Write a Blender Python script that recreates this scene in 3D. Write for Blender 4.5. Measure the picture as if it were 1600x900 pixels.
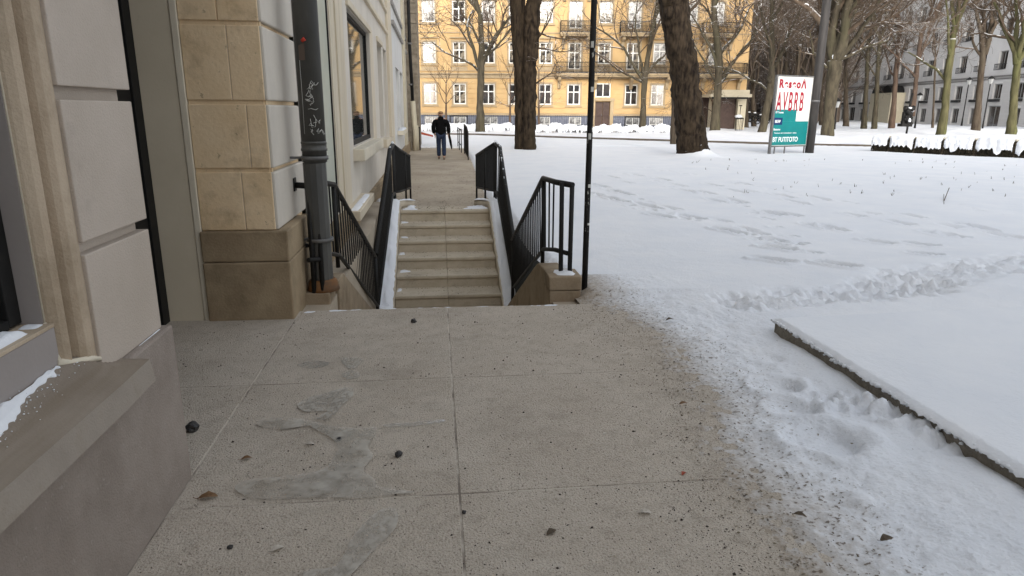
import bpy, math, random
import numpy as np
from mathutils import Vector, Matrix, noise as mnoise
for o in list(bpy.data.objects): bpy.data.objects.remove(o)
SC = bpy.context.scene
COL = SC.collection
# ------------------------------------------------------------------ camera
TILT, YAW, ROLL, FPX = math.radians(14.85), math.radians(6.46), math.radians(0.36), 1050.0
RM = Matrix.Rotation(-YAW, 3, 'Z') @ Matrix.Rotation(math.radians(90) - TILT, 3, 'X') @ Matrix.Rotation(ROLL, 3, 'Z')
EYE = Vector((0, 0, 1.6))
cam = bpy.data.cameras.new('camera'); camo = bpy.data.objects.new('camera', cam); COL.objects.link(camo)
cam.sensor_width = 36; cam.lens = 36 * FPX / 1600; cam.clip_start = .05; cam.clip_end = 1500
camo.matrix_world = Matrix.Translation(EYE) @ RM.to_4x4()
SC.camera = camo
# ------------------------------------------------------------------ light
w = bpy.data.worlds.new('World'); SC.world = w; w.use_nodes = True
nt = w.node_tree; bg = nt.nodes['Background']
sky = nt.nodes.new('ShaderNodeTexSky'); sky.sky_type = 'NISHITA'; sky.sun_disc = False
SUN_EL, SUN_AZ = math.radians(22), math.radians(184)      # azimuth clockwise from +Y
sky.sun_elevation = SUN_EL; sky.sun_rotation = SUN_AZ; sky.air_density = 1.2; sky.dust_density = 3.5
hs = nt.nodes.new('ShaderNodeHueSaturation'); hs.inputs['Saturation'].default_value = .3
nt.links.new(sky.outputs[0], hs.inputs['Color']); nt.links.new(hs.outputs[0], bg.inputs[0])
bg.inputs[1].default_value = .15
sl = bpy.data.lights.new('sun', 'SUN'); so = bpy.data.objects.new('sun', sl); COL.objects.link(so)
sl.energy = 0.5; sl.angle = math.radians(10); sl.color = (1, .95, .88)
sv = Vector((math.sin(SUN_AZ) * math.cos(SUN_EL), math.cos(SUN_AZ) * math.cos(SUN_EL), math.sin(SUN_EL)))
so.rotation_euler = sv.to_track_quat('Z', 'Y').to_euler(); so.location = (20, -20, 30)
SC.view_settings.view_transform = 'Standard'; SC.view_settings.look = 'None'
SC.view_settings.exposure = 1.3; SC.view_settings.gamma = 1
# ------------------------------------------------------------------ helpers
def ray(x, y): return RM @ Vector(((x - 800) / FPX, (450 - y) / FPX, -1))
def atY(x, y, Y): d = ray(x, y); return EYE + d * (Y / d.y)
def gp(x, y, z=0.): d = ray(x, y); return EYE + d * ((z - 1.6) / d.z)
class MB:
    def __init__(s): s.v = []; s.f = []; s.sm = []
    def add(s, vs, fs, smooth=False):
        n = len(s.v); s.v += [tuple(v) for v in vs]; s.f += [tuple(i + n for i in f) for f in fs]; s.sm += [smooth] * len(fs)
    def box(s, x0, x1, y0, y1, z0, z1, M=None):
        vs = [Vector((x, y, z)) for z in (z0, z1) for y in (y0, y1) for x in (x0, x1)]
        if M: vs = [M @ v for v in vs]
        s.add(vs, [(0, 2, 3, 1), (4, 5, 7, 6), (0, 1, 5, 4), (2, 6, 7, 3), (0, 4, 6, 2), (1, 3, 7, 5)]); return s
    def tube(s, pts, rad, n=8, cap=True, ref=None, smooth=True):
        pts = [Vector(p) for p in pts]; k = len(pts)
        if not hasattr(rad, '__len__'): rad = [rad] * k
        base = len(s.v); up = None
        for i, p in enumerate(pts):
            d = (pts[min(i + 1, k - 1)] - pts[max(i - 1, 0)])
            if d.length < 1e-9: d = Vector((0, 0, 1))
            d.normalize()
            if up is None:
                up = Vector(ref) if ref else (Vector((0, 0, 1)) if abs(d.z) < .9 else Vector((1, 0, 0)))
            a = d.cross(up)
            if a.length < 1e-6: a = d.cross(Vector((0, 1, 0)))
            a.normalize(); b = a.cross(d).normalized(); up = b
            for j in range(n):
                t = 2 * math.pi * (j + .5) / n
                s.v.append(tuple(p + a * (math.cos(t) * rad[i]) + b * (math.sin(t) * rad[i])))
        for i in range(k - 1):
            for j in range(n):
                q = base + i * n; s.f.append((q + j, q + (j + 1) % n, q + n + (j + 1) % n, q + n + j)); s.sm.append(smooth)
        if cap:
            s.f.append(tuple(base + j for j in range(n))[::-1]); s.sm.append(False)
            s.f.append(tuple(base + (k - 1) * n + j for j in range(n))); s.sm.append(False)
        return s
    def prism(s, poly, axis, a0, a1):
        """poly: list of 2-D points; axis 0/1/2 the extrusion axis"""
        n = len(poly)
        def mk(p, a): q = list(p); q.insert(axis, a); return q
        s.add([mk(p, a0) for p in poly] + [mk(p, a1) for p in poly],
              [tuple(range(n))[::-1], tuple(range(n, 2 * n))] + [(i, (i + 1) % n, n + (i + 1) % n, n + i) for i in range(n)]); return s
    def mesh(s, name):
        m = bpy.data.meshes.new(name); m.from_pydata(s.v, [], s.f)
        m.polygons.foreach_set('use_smooth', s.sm); m.update(); return m
MW = {}
def M4(o): return MW.get(o.name, Matrix())
def part(name, mb, mat, parent=None, local=False, bevel=0, loc=None, fix=True):
    """one mesh object; mb holds world coordinates unless local"""
    m = mb.mesh(name) if isinstance(mb, MB) else mb
    if parent is not None and not local: m.transform(M4(parent).inverted())
    if fix and isinstance(mb, MB):
        import bmesh
        b = bmesh.new(); b.from_mesh(m); bmesh.ops.recalc_face_normals(b, faces=b.faces); b.to_mesh(m); b.free()
    o = bpy.data.objects.new(name, m); COL.objects.link(o); m.materials.append(mat)
    if parent is not None:
        o.parent = parent; MW[o.name] = M4(parent)
    if loc: o.location = loc; MW[o.name] = M4(parent) @ Matrix.Translation(loc) if parent is not None else Matrix.Translation(loc)
    if bevel:
        b = o.modifiers.new('bevel', 'BEVEL'); b.width = bevel; b.segments = 2; b.limit_method = 'ANGLE'; b.angle_limit = math.radians(40)
    return o
def tag(o, label=None, cat=None, group=None, kind=None):
    if label: o['label'] = label
    if cat: o['category'] = cat
    if group: o['group'] = group
    if kind: o['kind'] = kind
    return o
def thing(name, loc, label, cat, group=None, rz=0):
    o = bpy.data.objects.new(name, None); COL.objects.link(o); o.location = loc; o.rotation_euler = (0, 0, rz); o.empty_display_size = .2
    MW[o.name] = Matrix.Translation(loc) @ Matrix.Rotation(rz, 4, 'Z')
    return tag(o, label, cat, group)
def solo(name, mb, mat, label, cat, group=None, bevel=0, origin=None):
    """thing that is one mesh, origin moved to its base"""
    m = mb.mesh(name)
    if origin is None:
        vs = np.array(mb.v); origin = ((vs[:, 0].min() + vs[:, 0].max()) / 2, (vs[:, 1].min() + vs[:, 1].max()) / 2, vs[:, 2].min())
    m.transform(Matrix.Translation(-Vector(origin)))
    o = part(name, m, mat, bevel=bevel); o.location = origin; MW[o.name] = Matrix.Translation(origin)
    return tag(o, label, cat, group)
def struct(name, mb, mat, bevel=0): return tag(part(name, mb, mat, bevel=bevel), kind='structure')
def copy_tree(o, parent=None):
    c = o.copy(); COL.objects.link(c)
    if parent is not None: c.parent = parent
    MW[c.name] = M4(o)
    for ch in list(o.children): copy_tree(ch, c)
    return c
def blob(mb, c, r, rnd, sq=.8):
    vs = []; n = 7
    for i in range(1, 5):
        th = math.pi * i / 5
        for j in range(n):
            a = 2 * math.pi * j / n; k = r * (1 + rnd.uniform(-.22, .22))
            vs.append(c + Vector((math.sin(th) * math.cos(a) * k, math.sin(th) * math.sin(a) * k, math.cos(th) * k * sq)))
    vs += [c + Vector((0, 0, r * sq)), c - Vector((0, 0, r * sq))]
    f = [(i * n + j, i * n + (j + 1) % n, (i + 1) * n + (j + 1) % n, (i + 1) * n + j) for i in range(3) for j in range(n)]
    f += [(28, (j + 1) % n, j) for j in range(n)] + [(29, 21 + j, 21 + (j + 1) % n) for j in range(n)]
    mb.add(vs, f, True)
# ------------------------------------------------------------------ materials
def mat(name, col, col2=None, scale=8, rough=.8, bump=.0, bscale=60, detail=6, spec=.3, metal=0, thr=(.35, .65), extra=None, coord='Object', stretch=(1, 1, 1)):
    m = bpy.data.materials.new(name); m.use_nodes = True; n = m.node_tree.nodes; l = m.node_tree.links
    p = n['Principled BSDF']; p.inputs['Roughness'].default_value = rough; p.inputs['Specular IOR Level'].default_value = spec; p.inputs['Metallic'].default_value = metal
    tc = n.new('ShaderNodeTexCoord'); mp = n.new('ShaderNodeMapping'); l.new(tc.outputs[coord], mp.inputs[0]); mp.inputs['Scale'].default_value = stretch
    cur = None
    if col2:
        nz = n.new('ShaderNodeTexNoise'); nz.inputs['Scale'].default_value = scale; nz.inputs['Detail'].default_value = detail; nz.inputs['Roughness'].default_value = .62
        l.new(mp.outputs[0], nz.inputs['Vector'])
        r = n.new('ShaderNodeValToRGB'); r.color_ramp.elements[0].position = thr[0]; r.color_ramp.elements[1].position = thr[1]
        r.color_ramp.elements[0].color = (*col, 1); r.color_ramp.elements[1].color = (*col2, 1)
        l.new(nz.outputs[0], r.inputs[0]); cur = r.outputs[0]
    else: p.inputs['Base Color'].default_value = (*col, 1)
    if extra:
        for e in extra:   # (kind, scale, lo, hi, colour, strength)
            if e[0] == 'spots':
                v = n.new('ShaderNodeTexVoronoi'); v.inputs['Scale'].default_value = e[1]; l.new(mp.outputs[0], v.inputs['Vector'])
                if len(e) > 6:
                    wv = n.new('ShaderNodeTexNoise'); wv.inputs['Scale'].default_value = e[1] * 1.7; l.new(mp.outputs[0], wv.inputs['Vector'])
                    mx = n.new('ShaderNodeMix'); mx.data_type = 'VECTOR'; mx.inputs['Factor'].default_value = e[6]
                    l.new(mp.outputs[0], mx.inputs[4]); l.new(wv.outputs[1], mx.inputs[5]); l.new(mx.outputs[1], v.inputs['Vector'])
                src = v.outputs['Distance']; inv = True
            else:
                v = n.new('ShaderNodeTexNoise'); v.inputs['Scale'].default_value = e[1]; v.inputs['Detail'].default_value = 8; v.inputs['Roughness'].default_value = .7
                l.new(mp.outputs[0], v.inputs['Vector']); src = v.outputs[0]; inv = False
            mr = n.new('ShaderNodeMapRange'); mr.inputs['From Min'].default_value = e[2]; mr.inputs['From Max'].default_value = e[3]
            mr.inputs['To Min'].default_value = e[5] if inv else 0; mr.inputs['To Max'].default_value = 0 if inv else e[5]
            l.new(src, mr.inputs['Value'])
            mx = n.new('ShaderNodeMix'); mx.data_type = 'RGBA'; l.new(mr.outputs[0], mx.inputs['Factor'])
            if cur: l.new(cur, mx.inputs[6])
            else: mx.inputs[6].default_value = (*col, 1)
            mx.inputs[7].default_value = (*e[4], 1); cur = mx.outputs[2]
    if cur: l.new(cur, p.inputs['Base Color'])
    if bump:
        b = n.new('ShaderNodeBump'); b.inputs['Strength'].default_value = bump; b.inputs['Distance'].default_value = .01
        z = n.new('ShaderNodeTexNoise'); z.inputs['Scale'].default_value = bscale; z.inputs['Detail'].default_value = 5; l.new(mp.outputs[0], z.inputs['Vector'])
        l.new(z.outputs[0], b.inputs['Height']); l.new(b.outputs[0], p.inputs['Normal'])
    return m
def add_snow_top(m, lo=.55, hi=.8, nscale=3, thr=.5):
    """real snow lying on upward faces of a bark material"""
    n = m.node_tree.nodes; l = m.node_tree.links; p = n['Principled BSDF']
    g = n.new('ShaderNodeNewGeometry'); sp = n.new('ShaderNodeSeparateXYZ'); l.new(g.outputs['Normal'], sp.inputs[0])
    a = n.new('ShaderNodeMapRange'); a.inputs['From Min'].default_value = lo; a.inputs['From Max'].default_value = hi; l.new(sp.outputs['Z'], a.inputs['Value'])
    z = n.new('ShaderNodeTexNoise'); z.inputs['Scale'].default_value = nscale; tc = n.new('ShaderNodeTexCoord'); l.new(tc.outputs['Object'], z.inputs['Vector'])
    b = n.new('ShaderNodeMapRange'); b.inputs['From Min'].default_value = thr; b.inputs['From Max'].default_value = thr + .04; l.new(z.outputs[0], b.inputs['Value'])
    mu = n.new('ShaderNodeMath'); mu.operation = 'MULTIPLY'; l.new(a.outputs[0], mu.inputs[0]); l.new(b.outputs[0], mu.inputs[1])
    mx = n.new('ShaderNodeMix'); mx.data_type = 'RGBA'; l.new(mu.outputs[0], mx.inputs['Factor'])
    src = p.inputs['Base Color'].links[0].from_socket; l.new(src, mx.inputs[6]); mx.inputs[7].default_value = (.78, .79, .8, 1)
    l.new(mx.outputs[2], p.inputs['Base Color']); return m
SNOWC = (.71, .735, .775)
pavement_m = mat('pavement_concrete', (.45, .39, .32), (.53, .47, .395), 2.2, .85, 1.0, 110, 10, .25, thr=(.3, .7), extra=[
    ('noise', .9, .5, .75, (.27, .235, .19), .5), ('noise', 9, .5, .7, (.29, .25, .2), .5), ('noise', 60, .54, .66, (.52, .47, .4), .5), ('noise', 75, .56, .64, (.13, .1, .08), .7), ('noise', 170, .55, .65, (.2, .17, .13), .6), ('noise', 42, .6, .66, (.15, .12, .09), .65), ('noise', 1.7, .56, .7, (.25, .215, .17), .45), ('noise', 2.7, .55, .7, (.58, .53, .46), .4),
    ('spots', 38, .05, .2, (.09, .075, .06), .45, .25), ('spots', 21, .03, .1, (.55, .5, .44), .6, .2), ('noise', 16, .62, .72, (.16, .135, .11), .6)])
filler_m = mat('joint_sand', (.5, .45, .38), (.2, .17, .14), 3, .9, thr=(.45, .6))
far_path_m = mat('path_concrete', (.36, .305, .235), (.44, .38, .3), 1.2, .9, .3, 60, 8, .2, extra=[('noise', .8, .5, .7, (.2, .17, .14), .6), ('noise', 30, .6, .7, (.5, .47, .43), .5), ('noise', 45, .6, .7, (.12, .1, .08), .6)])
step_m = mat('step_concrete', (.44, .38, .29), (.54, .475, .375), 5, .85, .4, 80, 8, .25, extra=[('noise', 2.5, .52, .72, (.2, .165, .12), .7), ('noise', 40, .6, .7, (.14, .11, .08), .6)])
cheek_m = mat('cheek_concrete', (.24, .18, .12), (.33, .265, .185), 4, .9, .5, 50, 8, .2, extra=[('noise', 2.5, .5, .7, (.12, .09, .055), .7), ('noise', 50, .6, .7, (.4, .36, .3), .4)])
grey_conc_m = mat('grey_stone', (.245, .205, .175), (.31, .265, .23), 3, .85, .45, 130, 10, .25, extra=[('noise', 1.8, .5, .72, (.17, .142, .12), .6), ('spots', 10, .05, .22, (.42, .39, .35), .35, .5), ('noise', 120, .6, .7, (.33, .3, .27), .5), ('noise', 6, .68, .72, (.42, .39, .36), .5)])
ledge_m = mat('ledge_stone', (.25, .215, .18), (.33, .29, .245), 3, .85, .3, 140, 10, .25, extra=[('noise', 3, .5, .7, (.15, .115, .075), .6), ('noise', 100, .6, .7, (.36, .33, .28), .5)], stretch=(1, 1, 1))
block_m = mat('grey_render', (.43, .37, .31), (.49, .425, .365), 2, .85, .35, 150, 10, .25, extra=[('noise', 130, .58, .7, (.4, .375, .35), .5), ('noise', 1.6, .55, .75, (.235, .205, .18), .5)])
block2_m = mat('pale_render', (.57, .52, .45), (.65, .6, .525), 1.5, .85, .25, 60, 8, .25, extra=[('noise', 1.2, .5, .75, (.48, .45, .4), .6)], stretch=(1, 1, .4))
mould_m = mat('tan_moulding', (.42, .335, .245), (.5, .41, .31), 3, .85, .35, 120, 8, .25, extra=[('noise', 2, .5, .7, (.24, .185, .12), .7)])
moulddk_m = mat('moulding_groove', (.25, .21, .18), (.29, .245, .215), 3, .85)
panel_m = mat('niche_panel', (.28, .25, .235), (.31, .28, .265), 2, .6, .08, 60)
tan_m = mat('tan_stone', (.72, .54, .33), (.8, .63, .42), 2.5, .85, .4, 40, 10, .25, extra=[('noise', 3.2, .52, .72, (.34, .24, .14), .6), ('noise', 14, .63, .69, (.17, .12, .07), .55), ('spots', 9, .02, .06, (.2, .15, .09), .6, .3), ('noise', 1.3, .58, .75, (.35, .31, .24), .5)])
base_m = mat('base_stone', (.25, .185, .115), (.36, .28, .18), 2.5, .85, .45, 60, 10, .25, extra=[('noise', 2.2, .48, .7, (.13, .1, .06), .7), ('noise', 60, .6, .7, (.36, .31, .23), .4)])
frame_tan_m = mat('tan_jamb', (.56, .485, .37), (.64, .565, .44), 2, .75, .15, 40, extra=[('noise', 2.5, .5, .7, (.44, .37, .27), .6)], stretch=(1, 1, .25))
greendoor_m = mat('green_grey_paint', (.44, .46, .38), (.5, .52, .44), 2, .45, .05, 30)
reveal_m = mat('taupe_render', (.58, .51, .39), (.64, .565, .44), 1.2, .8, .12, 60, extra=[('noise', 1.4, .5, .8, (.5, .44, .33), .5), ('noise', 60, .64, .7, (.2, .17, .13), .3)])
edge_m = mat('edge_trim', (.6, .54, .43), (.68, .62, .5), 4, .8, .2, 60)
white_m = mat('white_paint', (.74, .74, .7), (.8, .8, .77), 3, .5)
cream_m = mat('cream_paint', (.5, .45, .33), (.56, .5, .38), 3, .6)
black_m = mat('black_paint', (.006, .006, .006), (.014, .013, .012), 25, .6, .25, 60, spec=.3, extra=[('noise', 40, .66, .7, (.09, .06, .04), .6), ('noise', 70, .7, .72, (.35, .36, .37), .6)])
blackmat_m = mat('black_metal', (.006, .006, .006), (.012, .011, .01), 20, .6, spec=.25)
pole_m = mat('peeling_pole', (.008, .007, .007), (.02, .018, .016), 20, .7, .5, 60, extra=[('noise', 17, .6, .63, (.5, .49, .45), .9), ('noise', 8, .64, .67, (.3, .26, .2), .6)], stretch=(1, 1, .35))
pipe_m = mat('pipe_paint', (.05, .05, .047), (.085, .083, .076), 5, .5, .25, 30, spec=.5, extra=[('noise', 6, .56, .7, (.1, .09, .075), .5), ('noise', 30, .67, .72, (.2, .17, .13), .5)], stretch=(1, 1, .3))
metal_m = mat('grey_metal', (.12, .12, .12), (.18, .175, .17), 10, .5, .1, 40, metal=.3)
lamp_m = mat('lamp_grey', (.035, .032, .03), (.055, .05, .047), 6, .6, stretch=(1, 1, .2))
brick_m = mat('dark_brick', (.17, .14, .105), (.27, .23, .175), 4, .9, .3, 30)
chalk_m = mat('chalk', (.6, .6, .56)); red_m = mat('red_paint', (.45, .05, .03)); tape_m = mat('brown_tape', (.1, .075, .06))
mortar_m = mat('mortar', (.08, .07, .06))
def glass_mat(name, base, rough=.04, base2=None, sc=3):
    m = mat(name, base, base2, sc, rough, spec=1.0, thr=(.45, .55)); m.node_tree.nodes['Principled BSDF'].inputs['IOR'].default_value = 1.75; return m
glass_m = glass_mat('window_glass', (.035, .038, .036), .03)
mat_green_glass = glass_mat('green_window_glass', (.06, .075, .05), .06, (.13, .15, .1), 1.2)
glassdark_m = glass_mat('dark_window_glass', (.012, .011, .011), .08, (.06, .05, .045), 1.1)
glasscurt_m = glass_mat('curtained_window_glass', (.12, .12, .12), .15, (.36, .36, .35), 2.2)
yellow_m = mat('yellow_render', (.5, .33, .155), (.58, .4, .2), .6, .85, .1, 4, 8, .2, extra=[('noise', .35, .5, .7, (.5, .35, .2), .6), ('noise', 3, .6, .7, (.46, .33, .19), .4)])
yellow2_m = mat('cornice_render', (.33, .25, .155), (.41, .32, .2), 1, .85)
bluetile_m = mat('blue_grey_tile', (.11, .12, .16), (.17, .185, .23), 5, .6)
greyb_m = mat('pale_grey_render', (.62, .6, .58), (.68, .66, .64), .3, .85, .08, 3, extra=[('noise', .25, .5, .7, (.38, .36, .34), .5)])
brownb_m = mat('brown_far_render', (.075, .055, .045), (.11, .085, .07), .5, .9)
skin_m = mat('skin', (.5, .3, .22)); hair_m = mat('hair', (.16, .09, .045), (.24, .14, .07), 60, .6); jacket_m = mat('black_cloth', (.004, .004, .0045), (.008, .008, .0085), 30, .95, .3, 60, spec=.05)
jeans_m = mat('denim', (.01, .017, .04), (.02, .032, .065), 30, .85, .2, 80); shoe_m = mat('brown_shoe', (.12, .08, .06), (.2, .16, .12), 20, .6)
stone_m = mat('dark_stone', (.02, .02, .022), (.06, .055, .05), 40, .5, .5, 80); leaf_m = mat('brown_leaf', (.12, .06, .025), (.2, .12, .06), 30, .7); paleleaf_m = mat('pale_leaf', (.42, .38, .32), (.55, .5, .44), 30, .7)
rubble_m = mat('grit_mix', (.05, .04, .032), (.4, .36, .3), 6, .9, thr=(.5, .58), detail=2)
twiglit_m = mat('dry_twig', (.06, .045, .03), (.12, .09, .06), 30, .8)
orange_m = mat('orange_plastic', (.3, .06, .03))
def snow_mat(name, dirt=False, bump=.5, bscale=25):
    m = mat(name, SNOWC, (.77, .785, .81), 1.2, .75, bump, bscale, 8, .3)
    n = m.node_tree.nodes; l = m.node_tree.links; p = n['Principled BSDF']
    if dirt:
        at = n.new('ShaderNodeAttribute'); at.attribute_name = 'dirt'
        tc = n.new('ShaderNodeTexCoord')
        z = n.new('ShaderNodeTexNoise'); z.inputs['Scale'].default_value = 24; z.inputs['Detail'].default_value = 12; z.inputs['Roughness'].default_value = .75; l.new(tc.outputs['Object'], z.inputs['Vector'])
        # brown = smoothstep(attr + (noise-.5)*k)
        a = n.new('ShaderNodeMath'); a.operation = 'MULTIPLY_ADD'; l.new(z.outputs[0], a.inputs[0]); a.inputs[1].default_value = 1.5; a.inputs[2].default_value = -.75
        b = n.new('ShaderNodeMath'); b.operation = 'ADD'; l.new(a.outputs[0], b.inputs[0]); l.new(at.outputs['Fac'], b.inputs[1])
        r = n.new('ShaderNodeMapRange'); r.inputs['From Min'].default_value = .25; r.inputs['From Max'].default_value = 1.15; l.new(b.outputs[0], r.inputs['Value'])
        k = n.new('ShaderNodeMath'); k.operation = 'MULTIPLY'; l.new(r.outputs[0], k.inputs[0])
        gate = n.new('ShaderNodeMapRange'); gate.inputs['From Min'].default_value = 0.0; gate.inputs['From Max'].default_value = .3; l.new(at.outputs['Fac'], gate.inputs['Value']); l.new(gate.outputs[0], k.inputs[1])
        mx = n.new('ShaderNodeMix'); mx.data_type = 'RGBA'; l.new(k.outputs[0], mx.inputs['Factor'])
        src = p.inputs['Base Color'].links[0].from_socket; l.new(src, mx.inputs[6]); mx.inputs[7].default_value = (.33, .28, .22, 1)
        # specks
        v = n.new('ShaderNodeTexNoise'); v.inputs['Scale'].default_value = 48; v.inputs['Detail'].default_value = 4; l.new(tc.outputs['Object'], v.inputs['Vector'])
        vr = n.new('ShaderNodeMapRange'); vr.inputs['From Min'].default_value = .60; vr.inputs['From Max'].default_value = .66; l.new(v.outputs[0], vr.inputs['Value'])
        k2 = n.new('ShaderNodeMath'); k2.operation = 'MULTIPLY'; l.new(vr.outputs[0], k2.inputs[0])
        g2 = n.new('ShaderNodeMapRange'); g2.inputs['From Min'].default_value = .0; g2.inputs['From Max'].default_value = .5; g2.inputs['To Max'].default_value = .85; l.new(at.outputs['Fac'], g2.inputs['Value']); l.new(g2.outputs[0], k2.inputs[1])
        mx2 = n.new('ShaderNodeMix'); mx2.data_type = 'RGBA'; l.new(k2.outputs[0], mx2.inputs['Factor']); l.new(mx.outputs[2], mx2.inputs[6]); mx2.inputs[7].default_value = (.13, .1, .075, 1)
        l.new(mx2.outputs[2], p.inputs['Base Color'])
    return m
snow_m = snow_mat('snow'); snowg_m = snow_mat('snow_ground', True, .8, 48)
def dirty_top(m, col):
    n = m.node_tree.nodes; l = m.node_tree.links; p = n['Principled BSDF']
    g = n.new('ShaderNodeNewGeometry'); sp = n.new('ShaderNodeSeparateXYZ'); l.new(g.outputs['True Normal'], sp.inputs[0])
    a = n.new('ShaderNodeMapRange'); a.inputs['From Min'].default_value = .4; a.inputs['From Max'].default_value = .75; a.inputs['To Max'].default_value = .62; l.new(sp.outputs['Z'], a.inputs['Value'])
    z = n.new('ShaderNodeTexNoise'); z.inputs['Scale'].default_value = 7; z.inputs['Detail'].default_value = 6; mu = n.new('ShaderNodeMath'); mu.operation = 'MULTIPLY'; zr = n.new('ShaderNodeMapRange'); zr.inputs['From Min'].default_value = .35; zr.inputs['From Max'].default_value = .6; zr.inputs['To Min'].default_value = .5
    l.new(z.outputs[0], zr.inputs['Value']); l.new(zr.outputs[0], mu.inputs[0]); l.new(a.outputs[0], mu.inputs[1])
    mx = n.new('ShaderNodeMix'); mx.data_type = 'RGBA'; l.new(mu.outputs[0], mx.inputs['Factor']); src = p.inputs['Base Color'].links[0].from_socket; l.new(src, mx.inputs[6]); mx.inputs[7].default_value = (*col, 1); l.new(mx.outputs[2], p.inputs['Base Color'])
dirty_top(ledge_m, (.15, .11, .07))
def bark(name, c1, c2, g=None, sc=5, snow=.52):
    m = mat(name, c1, c2, sc, .9, .9, 22, 8, .15, extra=[('noise', 1.3, .5, .66, g, .7)] if g else None, stretch=(1, 1, .22))
    return add_snow_top(m, .5, .75, 3, snow) if snow else m
bark_m = bark('bark', (.04, .03, .022), (.095, .075, .055), (.08, .068, .048))
barkbig_m = bark('rough_bark', (.006, .004, .003), (.05, .036, .023), (.032, .023, .013), 9, .62)
barkgreen_m = bark('green_bark', (.04, .034, .024), (.095, .08, .055), (.075, .07, .04))
barkmoss_m = bark('mossy_bark', (.05, .048, .024), (.11, .1, .052), (.09, .1, .034))
barkred_m = bark('reddish_bark', (.07, .048, .036), (.14, .1, .075), (.1, .06, .042))
twig_m = bark('twigs', (.07, .05, .035), (.12, .09, .065), None, 3, .5)
twigfar_m = bark('far_twigs', (.075, .057, .045), (.13, .105, .085), None, 1, .56)
# ------------------------------------------------------------------ numpy noise
def vnoise(x, y, seed=0):
    r = np.random.RandomState(seed); T = r.rand(256, 256)
    xi = np.floor(x).astype(int); yi = np.floor(y).astype(int); fx = x - xi; fy = y - yi
    fx = fx * fx * (3 - 2 * fx); fy = fy * fy * (3 - 2 * fy)
    a = T[xi & 255, yi & 255]; b = T[(xi + 1) & 255, yi & 255]; c = T[xi & 255, (yi + 1) & 255]; d = T[(xi + 1) & 255, (yi + 1) & 255]
    return (a * (1 - fx) + b * fx) * (1 - fy) + (c * (1 - fx) + d * fx) * fy - .5
def fbm(x, y, seed=0, o=4):
    s = 0; a = 1.
    for i in range(o): s = s + a * vnoise(x * 2 ** i + 17 * i, y * 2 ** i + 31 * i, seed + i); a *= .5
    return s
def sst(x, a, b): t = np.clip((x - a) / (b - a), 0, 1); return t * t * (3 - 2 * t)
def grid_obj(name, X, Y, Z, material, attr=None):
    nr, nc = X.shape; co = np.stack([X, Y, Z], -1).reshape(-1, 3).astype(np.float32)
    i = np.arange(nr - 1)[:, None] * nc + np.arange(nc - 1)[None]; f = np.stack([i, i + 1, i + nc + 1, i + nc], -1).reshape(-1)
    m = bpy.data.meshes.new(name); nf = (nr - 1) * (nc - 1)
    m.vertices.add(nr * nc); m.vertices.foreach_set('co', co.ravel())
    m.loops.add(nf * 4); m.loops.foreach_set('vertex_index', f.astype(np.int32))
    m.polygons.add(nf); m.polygons.foreach_set('loop_start', np.arange(nf, dtype=np.int32) * 4); m.polygons.foreach_set('loop_total', np.full(nf, 4, np.int32))
    m.polygons.foreach_set('use_smooth', np.ones(nf, bool)); m.update(calc_edges=True)
    if attr is not None:
        a = m.attributes.new('dirt', 'FLOAT', 'POINT'); a.data.foreach_set('value', attr.ravel().astype(np.float32))
    o = bpy.data.objects.new(name, m); COL.objects.link(o); m.materials.append(material); return o
def snow_strip(L, Rr, thick, nu, nv, seed, lump=.5, parent=None, name='snow_cap', edge=.0, material=None):
    """lumpy snow between two 3-D polylines"""
    def samp(P, t):
        P = [Vector(p) for p in P]; k = t * (len(P) - 1); i = min(int(k), len(P) - 2); return P[i].lerp(P[i + 1], k - i)
    mb = MB()
    for i in range(nu + 1):
        a = samp(L, i / nu); b = samp(Rr, i / nu)
        for j in range(nv + 1):
            t = j / nv; u = i / nu; p = a.lerp(b, t)
            e = min(t, 1 - t, ) * 2; e2 = min(u, 1 - u) * nu / 3
            prof = min(1, e * 2.2) ** .5 * min(1, e2) ** .5
            nz = mnoise.noise(p * 9 + Vector((seed, 0, 0))) * .6 + mnoise.noise(p * 28 + Vector((seed, 5, 0))) * .4
            off = (b - a).normalized() * (nz * edge * (1 if t > .5 else -1) * (abs(t - .5) * 2) ** 3)
            q = p + off; q.z += thick * prof * (1 + lump * nz) - .004
            mb.v.append(tuple(q))
    for i in range(nu):
        for j in range(nv):
            q = i * (nv + 1) + j; mb.f.append((q, q + 1, q + nv + 2, q + nv + 1)); mb.sm.append(True)
    m = mb.mesh(name); o = part(name, m, material or snow_m, parent); return o
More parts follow.
